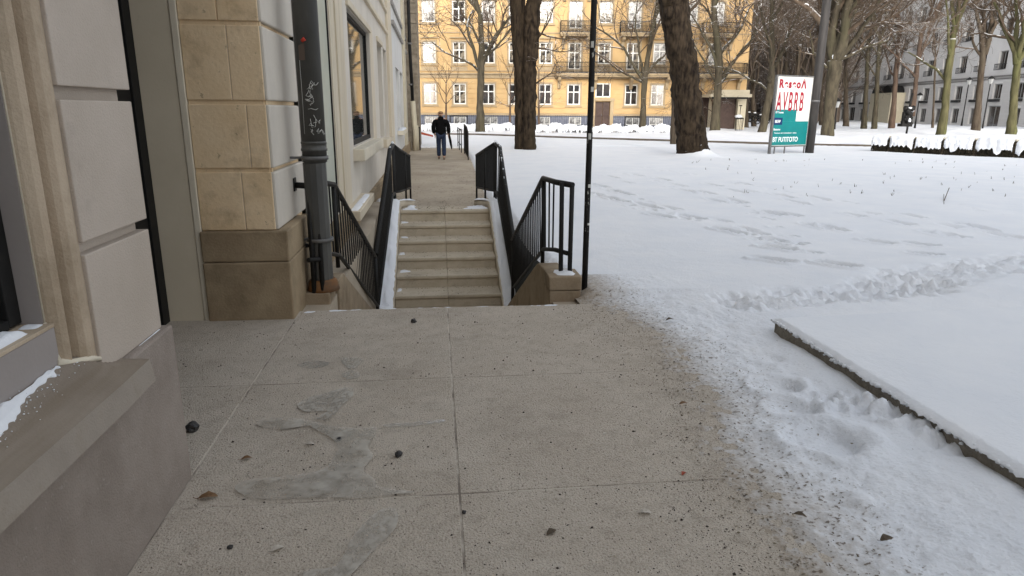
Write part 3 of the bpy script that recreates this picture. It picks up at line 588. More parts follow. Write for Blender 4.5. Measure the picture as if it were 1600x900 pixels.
    ops = [(6.5, 8.5, .35, 3.15), (10.35, 13.75, 1.05, 2.99), (15.5, 16.75, .97, 3.02), (17.25, 18.4, .9, 3.03), (6.6, 8.4, 4.4, 6.8), (10.6, 11.9, 4.4, 6.8), (12.3, 13.6, 4.4, 6.8), (15.5, 16.7, 4.55, 6.8), (17.2, 18.4, 4.55, 6.8)]
    part('wall', wall_grid(MB(), 6.36, 18.55, -1.8, 8.4, ops, .4, Pf), block2_m, B, fix=False)
    part('jamb', MB().box(-1.4, -1.185, 8.51, 9.75, -1.2, 3.6).box(-1.4, -1.165, 8.9, 9.3, -1.2, 3.58), frame_tan_m, B, bevel=.006)
    part('jamb', MB().box(-1.55, -1.21, 13.76, 13.9, 1.0, 2.98).box(-1.3, -1.192, 13.8, 14.45, .9, 3.1), frame_tan_m, B)
    part('pilaster', MB().box(-1.4, -1.13, 18.56, 19.9, -.3, 8.4), frame_tan_m, B, bevel=.008)
    part('plinth_course', MB().box(-1.35, -1.13, 9.76, 18.5, -1.4, .04).box(-1.35, -1.14, 9.76, 18.5, .044, .15), base_m, B, bevel=.01)
    part('basement_sill', MB().box(-1.3, -1.0, 9.0, 11.1, .16, .29), frame_tan_m, B, bevel=.01)
    snow_strip([(-1.15, 9.05, .29), (-1.15, 11.0, .29)], [(-1.03, 9.05, .29), (-1.03, 11.0, .29)], .012, 40, 6, 4, 1.5, B)
    part('basement_wall', MB().box(-1.3, -1.15, 6.4, 9.74, -1.5, .155).box(-1.3, -1.11, 6.4, 8.95, .2, .34), base_m, B, bevel=.01)
    co = MB()
    for y0, y1, z in ((10.1, 18.5, 3.45), (14.6, 18.5, 3.98), (9.8, 18.5, 7.1)): co.box(-1.3, -1.14, y0, y1, z, z + .09)
    part('cornice', co, frame_tan_m, B, bevel=.01)
    hd = MB()
    for y0, y1 in ((10.25, 13.85), (15.4, 16.85)): hd.box(-1.3, -1.16, y0, y1, 3.0, 3.1)
    part('window_hood', hd, frame_tan_m, B, bevel=.01)
    for y0, y1, z0, z1, nm in ops and [(10.35, 13.75, 1.05, 2.99, 0), (15.5, 16.75, .97, 3.02, 1), (17.25, 18.4, .9, 3.03, 1)] + [(a, b, c, e, 2) for a, b, c, e in ops[4:]]:
        fr = MB(); x = -1.31 if nm == 0 else -1.42
        fr.box(x, x + .05, y0, y0 + .06, z0, z1); fr.box(x, x + .05, y1 - .07, y1, z0, z1); fr.box(x, x + .05, y0, y1, z0, z0 + .07); fr.box(x, x + .05, y0, y1, z1 - .06, z1)
        if nm: fr.box(x, x + .05, (y0 + y1) / 2 - .03, (y0 + y1) / 2 + .03, z0, z1)
        wn = part('window', fr, blackmat_m if nm == 0 else white_m, B)
        part('pane', MB().box(x + .01, x + .02, y0 + .03, y1 - .03, z0 + .03, z1 - .03), glass_m, wn)
        if nm < 2:
            part('sill', MB().box(-1.4, -1.03 if nm == 0 else -1.06, y0 - .1, y1 + .25 if nm == 0 else y1 + .1, z0 - .2, z0 - .02), frame_tan_m if nm else edge_m, wn, bevel=.012)
            snow_strip([(-1.35, y0 + .1, z0 - .02), (-1.35, y1 - .1, z0 - .02)], [(-1.2, y0 + .1, z0 - .02), (-1.2, y1 - .1, z0 - .02)], .012, 30, 6, 4, 1.5, wn)
    # tall shop window beside the pipe: glass then a broad grey-green stile
    fr = MB().box(-1.34, -1.22, 7.62, 8.49, .36, 3.14).box(-1.34, -1.24, 6.5, 6.58, .36, 3.14).box(-1.34, -1.24, 6.5, 8.5, .36, .5).box(-1.34, -1.22, 6.5, 8.5, 3.04, 3.14)
    wn = part('window', fr, greendoor_m, B, bevel=.006)
    part('pane', MB().box(-1.31, -1.30, 6.55, 7.65, .45, 3.1), glass_m, wn)
    part('frame_gap', MB().box(-1.3, -1.205, 8.47, 8.505, .36, 3.14), blackmat_m, wn)
    part('roof', MB().box(-8, -1.0, -3, 19.9, 8.4, 8.6), mortar_m, B)
    part('back_wall', MB().box(-8, -5.9, -3, 19.9, -.2, 8.4).box(-6, -1.65, 18.6, 19.9, 0, 8.4), block2_m, B)
    # red-brown ring graffiti etc is on the pipe
near_building()
def second_building():
    B = thing('pale_building', (-1.2, 25, -.2), 'pale grey and cream building further along the path, with paired windows and low sills', 'building')
    Pf = lambda u, d, z: (-1.2 - d, u, z)
    ops = [(22.7, 24.8, .97, 2.9), (25.4, 27.5, .97, 2.9), (29.3, 30.0, .97, 2.9), (30.3, 31.0, .97, 2.9)]
    ops += [(a, b, 4.7, 7.0) for a, b, _, _ in ops] + [(a, b, 8.4, 10.6) for a, b, _, _ in ops]
    part('wall', wall_grid(MB(), 19.92, 31.4, -.4, 13, ops, .35, Pf), mat('pale_facade', (.58, .57, .55), (.66, .65, .63), .8, .85, .1, 20, extra=[('noise', .6, .5, .7, (.5, .49, .46), .5)]), B, fix=False)
    part('pilaster', MB().box(-1.4, -1.12, 27.7, 29.1, -.3, 13), cream_m, B, bevel=.01)
    part('plinth_course', MB().box(-1.4, -1.1, 20, 31.2, -.4, .2), base_m, B, bevel=.01)
    co = MB()
    for z, q in ((4.0, .0), (4.55, .02), (7.6, 0), (8.2, .02)): co.box(-1.3, -1.12 - q, 21.2, 27.6, z, z + .12).box(-1.3, -1.12 - q, 29.2, 31.3, z - .1, z + .02)
    part('cornice', co, mat('dark_cornice', (.25, .24, .22), (.32, .3, .28), 2), B)  # cornice bands in a darker grey than the facade
    for y0, y1, z0, z1 in ops:
        x = -1.4; fr = MB()
        fr.box(x, x + .05, y0, y0 + .07, z0, z1); fr.box(x, x + .05, y1 - .07, y1, z0, z1); fr.box(x, x + .05, (y0 + y1) / 2 - .03, (y0 + y1) / 2 + .03, z0, z1); fr.box(x, x + .05, y0, y1, z0, z0 + .07); fr.box(x, x + .05, y0, y1, z1 - .07, z1)
        wn = part('window', fr, white_m, B); part('pane', MB().box(x + .01, x + .02, y0, y1, z0, z1), glass_m, wn)
    part('sill', MB().box(-1.4, -1.0, 22.5, 25.6, .78, .92), edge_m, B, bevel=.01)
    snow_strip([(-1.2, 22.6, .92), (-1.2, 25.4, .92)], [(-1.02, 22.6, .92), (-1.02, 25.4, .92)], .05, 30, 6, 4, 1.5, B)
    part('roof', MB().box(-8, -1.0, 19.95, 31.5, 13, 13.3), mortar_m, B); part('back_wall', MB().box(-8, -1.6, 19.93, 20.1, -.2, 13), block2_m, B)
    B2 = thing('stone_building', (-1.5, 33, -.2), 'dark rough stone corner rising at the far end of the left row', 'building')
    w = MB()
    for i in range(36):
        z = -.25 + i * .42; off = (i % 2) * .12
        w.box(-1.5, -.68, 31.55 + .004 * (i % 3), 33, z, z + .405)
    w.box(-1.49, -.70, 31.6, 36, -.3, 14.9)
    part('wall', w, brick_m, B2, bevel=.012)
    part('roof', MB().box(-6, -.7, 31.6, 36, 14.9, 15.1), mortar_m, B2); part('side_wall', MB().box(-6, -1.5, 33.01, 36, -.3, 14.9), brick_m, B2)
    g = thing('downpipe', (-.98, 31, -.2), 'long black rainwater pipe with cream lower section on the pale building', 'downpipe')
    part('upper_pipe', MB().tube([(-1.0, 31.0, 13), (-1.0, 31.0, 4.2), (-.94, 31.0, 1.9)], .07, 10), blackmat_m, g)
    part('lower_pipe', MB().tube([(-.94, 31.0, 1.95), (-.86, 31.0, .55), (-.9, 31, -.2)], .11, 10).tube([(-.77, 31.2, .9), (-.77, 31.2, -.2)], .045, 8), cream_m, g)
    for z in (2.6, 4.3, 6.1): part('clamp', MB().tube([(-1.0, 31.0, z), (-1.0, 31.0, z + .07)], .095, 10), metal_m, g)
    gt = thing('area_gate', (-.8, 31.3, -.2), 'small dark barred gate standing in front of the dark stone corner', 'gate')
    part('frame', MB().box(-.95, -.66, 31.28, 31.31, .78, .84).box(-.95, -.92, 31.28, 31.31, -.2, .8).box(-.69, -.66, 31.28, 31.31, -.2, .8), blackmat_m, gt)
    b = MB()
    for k in range(6): b.box(-.9 + k * .04, -.885 + k * .04, 31.285, 31.3, -.18, .78)
    part('bars', b, blackmat_m, gt)
second_building()
# ------------------------------------------------------------------ drainpipe
def drainpipe():
    t = thing('drainpipe', (-1.0, 5.83, .07), 'thick dark grey drainpipe with white scrawls and a red dab', 'drainpipe')
    x, y = -1.0, 5.84; r = .099
    part('upper_pipe', MB().tube([(x, y, 1.17), (x, y, 7.5)], r, 20), pipe_m, t)
    part('lower_pipe', MB().tube([(x - .005, y, .16), (x - .005, y, 1.165)], r * .95, 12, smooth=False), pipe_m, t)
    part('collar', MB().tube([(x, y, z) for z in (1.26, 1.262, 1.28, 1.282, 1.32, 1.322, 1.34)], [r, r + .008, r + .008, r + .003, r + .003, r + .009, r + .0], 20), pipe_m, t)
    for z in (.5, 1.19, 2.75): part('clamp', MB().tube([(x, y, z), (x, y, z + .03)], r + .012, 20), metal_m, t)
    part('clamp_arm', MB().box(-1.2, x, 5.83, 5.85, .505, .525).box(-1.2, x, 5.83, 5.85, 1.195, 1.215), metal_m, t)
    part('foot_collar', MB().tube([(x, y, .07), (x, y, .1), (x, y, .155), (x, y, .17)], [.14, .13, .118, .1], 16), mat('rusty_clay', (.2, .09, .03), (.12, .07, .04), 12), t)
    rnd = random.Random(4)
    def stroke(mb, pts, w=.0022):
        q = []
        for a, z in pts: q.append((x + math.sin(a) * (r + .001), y - math.cos(a) * (r + .001), z))
        mb.tube(q, w, 5)
    g = MB()
    for zc, n, hh in ((1.79, 5, .045), (1.70, 5, .04), (1.66, 3, .02), (1.48, 3, .035), (1.43, 6, .04)):
        for k in range(n):
            a = rnd.uniform(-.05, .75); z = zc + rnd.uniform(-.5, .5) * hh
            P = [(a, z)]
            for _ in range(4):
                a += rnd.uniform(-.22, .22); z += rnd.uniform(-.6, .6) * hh; P.append((a, z))
            stroke(g, P)
    stroke(g, [(-.1, 1.595), (.15, 1.6), (.5, 1.59), (.7, 1.6)], .0016); stroke(g, [(-.55, 1.98), (-.53, 1.7), (-.56, 1.4)], .0014)
    stroke(g, [(.02, 1.52), (.12, 1.45), (.4, 1.46), (.45, 1.52), (.3, 1.55)], .002)
    part('graffiti', g, chalk_m, t)
    part('paint_dab', MB().tube([(x + math.sin(-.25) * r, y - math.cos(-.25) * (r + .002), 2.11), (x + math.sin(.02) * r, y - math.cos(.02) * (r + .002), 2.13)], [.012, .016], 8), red_m, t)
    s = MB()
    a0, a1 = -.55, -.05
    vs = [(x + math.sin(a) * (r + .003), y - math.cos(a) * (r + .003), z) for a, z in ((a0, 1.97), (a1, 1.97), (a1, 2.1), (a0, 2.08))]; s.add(vs, [(0, 1, 2, 3)])
    part('torn_sticker', s, tape_m, t)
drainpipe()
def thin_pole():
    t = thing('thin_pole', (1.315, 5.78, 0), 'thin black pole with peeling white scraps rising from the snow at the pavement edge', 'pole')
    part('shaft', MB().tube([(1.315, 5.78, -.1), (1.315, 5.78, 1.2), (1.31, 5.79, 6)], [.027, .026, .025], 14), pole_m, t)
    st = MB()
    for z, h, a in ((.95, .03, .3), (1.36, .05, -.2), (.62, .02, .5), (1.75, .04, .1), (2.1, .05, -.4)):
        vs = []
        for i in range(5):
            an = a + (i - 2) * .22
            for zz in (z, z + h): vs.append((1.315 + math.sin(an) * .0285, 5.78 - math.cos(an) * .0285, zz))
        st.add(vs, [(2 * i, 2 * i + 2, 2 * i + 3, 2 * i + 1) for i in range(4)])
    part('sticker_scrap', st, chalk_m, t)
thin_pole()
# ------------------------------------------------------------------ concrete cover slab, right foreground
def cover_slab():
    t = thing('concrete_slab', (4, 3.2, .0), 'low concrete slab blanketed in smooth snow at the right edge of the foreground', 'slab')
    gran = mat('granular_concrete', (.2, .175, .14), (.29, .26, .215), 30, .95, .9, 90, 6, .2, extra=[('noise', 70, .6, .68, (.4, .37, .32), .6), ('noise', 90, .6, .68, (.08, .07, .05), .6)])
    part('slab', MB().prism([(2.39, .2), (7, .2), (7, 4.6), (2.38, 4.34)], 2, -.05, .152), gran, t, bevel=.012)
    # snow blanket
    nx, ny = 220, 240
    u = np.linspace(0, 1, nx) ** 1.8; v = np.linspace(0, 1, ny)
    U, V = np.meshgrid(u, v, indexing='ij'); V = 1 - (1 - V) ** 1.15
    X = 2.377 + U * 4.6; Y = .2 + V * (4.16 + .25 * U)
    e = np.minimum((X - 2.377), (.2 + 4.16 + .25 * U - Y))
    nz = fbm(X * 9, Y * 9, 31, 4); nf = fbm(X * 30, Y * 30, 37, 3)
    lump = np.clip(fbm(X * 12 + 5, Y * 22, 33, 3), -.5, .9)
    Z = .150 + .032 * np.clip((e + .002) / .035, 0, 1) ** .5 + .012 * fbm(X * 1.1, Y * 1.1, 35, 3) * sst(e, 0, .4) + .002 * nf
    edge = 1 - sst(e, .0, .05)
    X = X - edge * (.008 + .02 * lump + .02 * fbm(X * 0 + 3, Y * 2.4, 95, 3)) * (U < .2) * sst(4.36 - Y, -.02, .1); Z = Z - edge * (.004 + .028 * np.maximum(lump, 0)) * (U < .2)
    o = grid_obj('snow_blanket', X, Y, Z, snow_mat('slab_snow', False, .35, 60)); m = o.data; m.transform(M4(t).inverted()); o.parent = t
    # clinging lumps along the edge
    rnd = random.Random(8); mb = MB()
    for k in range(210):
        y = 1.5 + 2.9 * (k / 210) + rnd.uniform(-.05, .05) ; cl = mnoise.noise(Vector((y * 4, 3, 1))); r = rnd.uniform(.006, .014); c = Vector((2.379 - rnd.uniform(0, .008), y, 0.157 - rnd.random() ** 2 * (.012 + .05 * max(0, cl))))
        blob(mb, c, r, rnd)
    part('clinging_snow', mb, snow_m, t)
cover_slab()
# ------------------------------------------------------------------ ice, stones, leaves, grit
def ice():
    icem = mat('dirty_ice', (.42, .39, .34), (.55, .52, .46), 7, .1, .35, 12, 6, .6, extra=[('noise', 11, .5, .68, (.2, .175, .14), .6)])
    n_ = icem.node_tree.nodes; l_ = icem.node_tree.links; az = n_.new('ShaderNodeTexNoise'); az.inputs['Scale'].default_value = 9; az.inputs['Detail'].default_value = 4
    ar = n_.new('ShaderNodeMapRange'); ar.inputs['From Min'].default_value = .35; ar.inputs['From Max'].default_value = .65; ar.inputs['To Min'].default_value = .25; ar.inputs['To Max'].default_value = .8
    l_.new(az.outputs[0], ar.inputs['Value']); l_.new(ar.outputs[0], n_['Principled BSDF'].inputs['Alpha'])
    def patch(px, label, h=.009):
        P = [gp(x, y, 0) for x, y in px]; n = len(P); Q = []
        for i in range(n):      # smooth closed spline
            a, b, c, d = P[i - 1], P[i], P[(i + 1) % n], P[(i + 2) % n]
            for t in (0, .2, .4, .6, .8):
                Q.append(.5 * ((2 * b) + (c - a) * t + (2 * a - 5 * b + 4 * c - d) * t * t + (3 * b - a - 3 * c + d) * t ** 3))
        import bmesh
        bm = bmesh.new(); vs = [bm.verts.new((q.x, q.y, .0015)) for q in Q]; f = bm.faces.new(vs)
        bm.normal_update()
        r = bmesh.ops.inset_region(bm, faces=[f], thickness=.006, depth=0, use_even_offset=False)
        for v in f.verts: v.co.z = .0015 + h * .6
        r = bmesh.ops.inset_region(bm, faces=[f], thickness=.011, depth=0, use_even_offset=False)
        for v in f.verts: v.co.z = .0015 + h
        bmesh.ops.triangulate(bm, faces=[f])
        bmesh.ops.recalc_face_normals(bm, faces=bm.faces)
        for q in bm.faces: q.smooth = True
        m = bpy.data.meshes.new('ice_patch'); c = sum(P, Vector()) / n; bmesh.ops.translate(bm, vec=(-c.x, -c.y, 0), verts=bm.verts); bm.to_mesh(m); bm.free()
        o = part('ice_patch', m, icem); o.location = (c.x, c.y, 0); tag(o, label, 'ice patch')
    patch([(367, 765), (390, 752), (440, 748), (500, 738), (520, 720), (528, 700), (515, 685), (490, 672), (480, 668), (440, 673), (405, 668), (410, 657), (450, 655), (485, 660), (520, 668), (560, 672), (586, 670), (588, 680), (575, 700), (583, 715), (568, 738), (585, 750), (590, 762), (620, 768), (648, 772), (600, 777), (560, 781), (500, 780), (430, 783), (390, 780)], 'largest frozen puddle on the pavement, branching with a long arm to the left')
    patch([(465, 635), (480, 625), (510, 617), (530, 610), (548, 608), (552, 620), (535, 635), (525, 648), (510, 658), (495, 655), (512, 645), (495, 645), (475, 645)], 'tongue of ice above the largest frozen puddle')
    patch([(533, 562), (550, 559), (566, 561), (563, 570), (555, 576), (545, 577), (535, 568)], 'small ice spot farthest up the pavement, by the slab joint', .004)
    patch([(535, 585), (550, 580), (562, 584), (558, 592), (540, 593)], 'tiny ice spot sitting on the slab joint', .004)
    patch([(465, 570), (490, 564), (515, 567), (505, 574), (480, 576)], 'faint thin film of ice left of the small ice spot', .002)
    patch([(602, 664), (650, 660), (690, 656), (692, 660), (640, 667), (605, 669)], 'thin streak of ice to the right of the frozen puddle', .002)
    patch([(475, 895), (525, 887), (550, 845), (575, 815), (595, 800), (612, 797), (622, 808), (618, 828), (600, 848), (580, 868), (565, 885), (545, 905), (520, 925), (485, 915)], 'curved tongue of ice nearest the camera at the bottom of the pavement')
ice()
def litter():
    rnd = random.Random(12)
    def stone(px, py, r, lab, z=0):
        c = gp(px, py, z); mb = MB(); blob(mb, Vector((c.x, c.y, z + r * .6)), r, rnd, .75); mb.sm = [False] * len(mb.sm); solo('pebble', mb, stone_m, lab, 'stone', 'loose stones on the pavement')
    stone(623, 713, .02, 'black stone on bare concrete right of the frozen puddle'); stone(530, 688, .013, 'small black stone frozen in the middle of the puddle')
    stone(302, 673, .036, 'dark lump of dirt against the foot of the near plinth wall'); stone(646, 504, .024, 'dark lump near the far pavement edge')
    stone(725, 802, .01, 'pebble lying on the long central slab joint'); stone(360, 857, .011, 'dark pebble at the lower left of the pavement')
    def leaf(px, py, L, ang, m, lab, z=.004, fold=.3):
        c = gp(px, py, z); mb = MB(); n = 7; vs = []
        for i in range(n):
            t = i / (n - 1); wdt = L * .28 * math.sin(math.pi * min(1, t * .93 + .05)) ** .8 * (1 + rnd.uniform(-.2, .2)); x = (t - .5) * L; h = L * .12 * math.sin(t * 3) + rnd.uniform(0, .1) * L * .3
            for s in (-1, 0, 1): vs.append(Vector((x, s * wdt, h + abs(s) * wdt * fold)))
        f = []
        for i in range(n - 1):
            for k in range(2): q = i * 3 + k; f.append((q, q + 1, q + 4, q + 3))
        M = Matrix.Rotation(ang, 3, 'Z'); mb.add([M @ v + Vector((c.x, c.y, z)) for v in vs], f); mb.tube([M @ Vector((-.5 * L, 0, 0)) + Vector((c.x, c.y, z)), M @ Vector((-.75 * L, .05 * L, .1 * L)) + Vector((c.x, c.y, z))], L * .015, 4)
        o = solo('dead_leaf', mb, m, lab, 'leaf', 'dead leaves on the ground')
    leaf(385, 717, .05, .3, leaf_m, 'curled brown leaf left of the frozen puddle'); leaf(484, 694, .045, -.2, paleleaf_m, 'pale shrivelled leaf just left of the puddle neck')
    leaf(325, 778, .08, .1, leaf_m, 'flat brown leaf by the foot of the near wall'); leaf(434, 858, .05, .5, paleleaf_m, 'pale leaf at the lower left of the pavement')
    leaf(1008, 801, .05, -.2, paleleaf_m, 'pale leaf on the lower right of the pavement'); leaf(945, 678, .03, 1, paleleaf_m, 'small pale leaf right of the central slab joint')
    leaf(1273, 691, .045, .1, leaf_m, 'brown leaf in the deep footprint beside the slab', -.02); leaf(1068, 740, .035, .9, mat('red_leaf', (.3, .07, .04)), 'reddish leaf at the dirty snow edge')
    leaf(1068, 631, .05, .2, leaf_m, 'brown leaf at the snow edge, halfway down', .03); leaf(1386, 843, .06, .2, twiglit_m, 'greenish withered leaf on the near snow', .055)
    leaf(1250, 806, .05, -.6, twiglit_m, 'dark bent leaf on the near dirty snow', .055); leaf(1322, 429, .09, .4, leaf_m, 'upright tan leaf on the open snow beyond the trampled track', -.0)
    leaf(1169, 441, .06, .9, leaf_m, 'small brown leaf on the snow left of a footprint', -.02); leaf(1047, 500, .07, .2, twiglit_m, 'dark shrivelled leaf on snow near the pavement curve', .04)
    leaf(862, 832, .05, .6, twiglit_m, 'dark fragment of leaf on the pavement right of the central joint', .003)
    # twig on the snow
    a, b = gp(1470, 326, -.2), gp(1480, 312, -.2)
    solo('dead_twig', MB().tube([a, a.lerp(b, .5) + Vector((0, 0, .12)), b + Vector((0, 0, .25))], .008, 5).tube([a + Vector((.05, 0, .08)), b + Vector((-.1, 0, .12))], .006, 4), twiglit_m, 'bent twig standing out of the open snow', 'twig')
    # grit: crumbs, chips and leaf crumbs that nobody could count
    mb = MB(); N = 11000
    for k in range(N):
        y = 1.4 + 4.0 * rnd.random() ** 1.25; xr = float(np.interp(y, [p[0] for p in bndp], [p[1] for p in bndp]))
        if rnd.random() < .3: x = xr + rnd.gauss(-.04, .14)
        else: x = rnd.uniform(-1.75 if y > 2.9 else -1.1, xr)
        r = .0013 + .0026 * rnd.random() ** 2 + (.006 * rnd.random() ** 1.5 if rnd.random() < .10 else 0)
        z = .002 + max(0, (x - xr)) * .05; a = rnd.uniform(0, 6.3); e = rnd.uniform(.4, 1); h = rnd.uniform(.3, .9)
        vs = [Vector((x + math.cos(a + q * 1.571) * r * (1 if q % 2 else e), y + math.sin(a + q * 1.571) * r * (1 if q % 2 else e), z - .001)) for q in range(4)] + [Vector((x, y, z + r * h))]
        mb.add(vs, [(0, 1, 4), (1, 2, 4), (2, 3, 4), (3, 0, 4)])
    for k in range(2600):
        if k < 1000:
            st = rnd.randint(0, 5); x = rnd.uniform(-.63, .93); y = Y0 - st * TREAD + rnd.random() * (TREAD - .05) ; z = Z0 - st * RISE; rr = rnd.uniform(.003, .011)
            if st == 0: y += .0
            if rnd.random() < .5: y = Y0 - (st - 1) * TREAD - rnd.uniform(.0, .1) if st else y
        else: x = rnd.uniform(-1, 1.2); y = 12.6 + 10 * rnd.random() ** 2; z = Z0; rr = rnd.uniform(.004, .014)
        a = rnd.uniform(0, 6.3); e = rnd.uniform(.4, 1)
        vs = [Vector((x + math.cos(a + q * 1.571) * rr * (1 if q % 2 else e), y + math.sin(a + q * 1.571) * rr * (1 if q % 2 else e), z)) for q in range(4)] + [Vector((x, y, z + rr * .5))]
        mb.add(vs, [(0, 1, 4), (1, 2, 4), (2, 3, 4), (3, 0, 4)])
    o = part('grit', mb, mat('grit_mix', (.045, .035, .028), (.42, .37, .3), 9, .9, thr=(.53, .56), detail=1), fix=False); tag(o, 'dark and pale crumbs of grit scattered over the pavement', 'grit', kind='stuff')
    # leaf crumbs and lumps in dirty snow edge
    mb = MB()
    for k in range(3600):
        y = 1.6 + 4 * rnd.random(); xr = float(np.interp(y, [p[0] for p in bndp], [p[1] for p in bndp])); x = xr + abs(rnd.gauss(0, .36))
        r = .0015 + .0085 * rnd.random() ** 3; z = .08 * min(1, max(0, (x - xr - .2) / .95)) ** 1.3 + .006; a = rnd.uniform(0, 6.3); e = rnd.uniform(.2, .6)
        M = Matrix.Rotation(a, 3, 'Z'); t = rnd.uniform(-.5, .5)
        mb.add([M @ Vector((-r, 0, 0)) + Vector((x, y, z)), M @ Vector((0, r * e, t * r)) + Vector((x, y, z)), M @ Vector((r, 0, r * .3)) + Vector((x, y, z)), M @ Vector((0, -r * e, 0)) + Vector((x, y, z))], [(0, 1, 2, 3)])
    o = part('leaf_crumbs', mb, mat('crumbs', (.1, .075, .045), (.2, .17, .12), 12), fix=False); tag(o, 'shredded leaf crumbs on the dirty snow edge', 'leaf crumbs', kind='stuff')
    mb = MB()
    for k in range(75):
        p = gp(rnd.uniform(1080, 1590), 250 + 60 * rnd.random() ** 1.6, -.15)
        for q in range(rnd.randint(1, 3)):
            L = rnd.uniform(.03, .09); d = Vector((rnd.uniform(-.7, .7), rnd.uniform(-.3, .3), 1)); mb.tube([p + Vector((rnd.uniform(-.05, .05), 0, -.05)), p + d * L], [.006, .003], 4)
    o = part('dry_stalks', mb, twiglit_m, fix=False); tag(o, 'dry stalks poking through the snow', 'dry grass', kind='stuff')
litter()
# ================================================================== YELLOW BUILDING
def win_meshes(w, h, fw, style, pane_m, frame_m=white_m, split=.62):
    f = MB(); d = .06
    f.box(-w / 2, -w / 2 + fw, -d, 0, 0, h); f.box(w / 2 - fw, w / 2, -d, 0, 0, h); f.box(-w / 2 + fw, w / 2 - fw, -d, 0, 0, fw); f.box(-w / 2 + fw, w / 2 - fw, -d, 0, h - fw, h)
    f.box(-fw * .45, fw * .45, -d, 0, fw, h - fw)
    if style == 1: f.box(-w / 2 + fw, w / 2 - fw, -d + .003, -.003, h * split - fw * .4, h * split + fw * .4)
    p = MB().box(-w / 2 + .02, w / 2 - .02, -.03, -.015, .02, h - .02)
    return f.mesh('window'), p.mesh('pane')
def place_win(parent, me, u, d, z, fm, pm):
    o = bpy.data.objects.new('window', me[0]); COL.objects.link(o); o.parent = parent; o.location = (u, d, z)
    if not me[0].materials: me[0].materials.append(fm)
    pn = bpy.data.objects.new('pane', me[1]); COL.objects.link(pn); pn.parent = o
    if not me[1].materials: me[1].materials.append(pm)
    return o
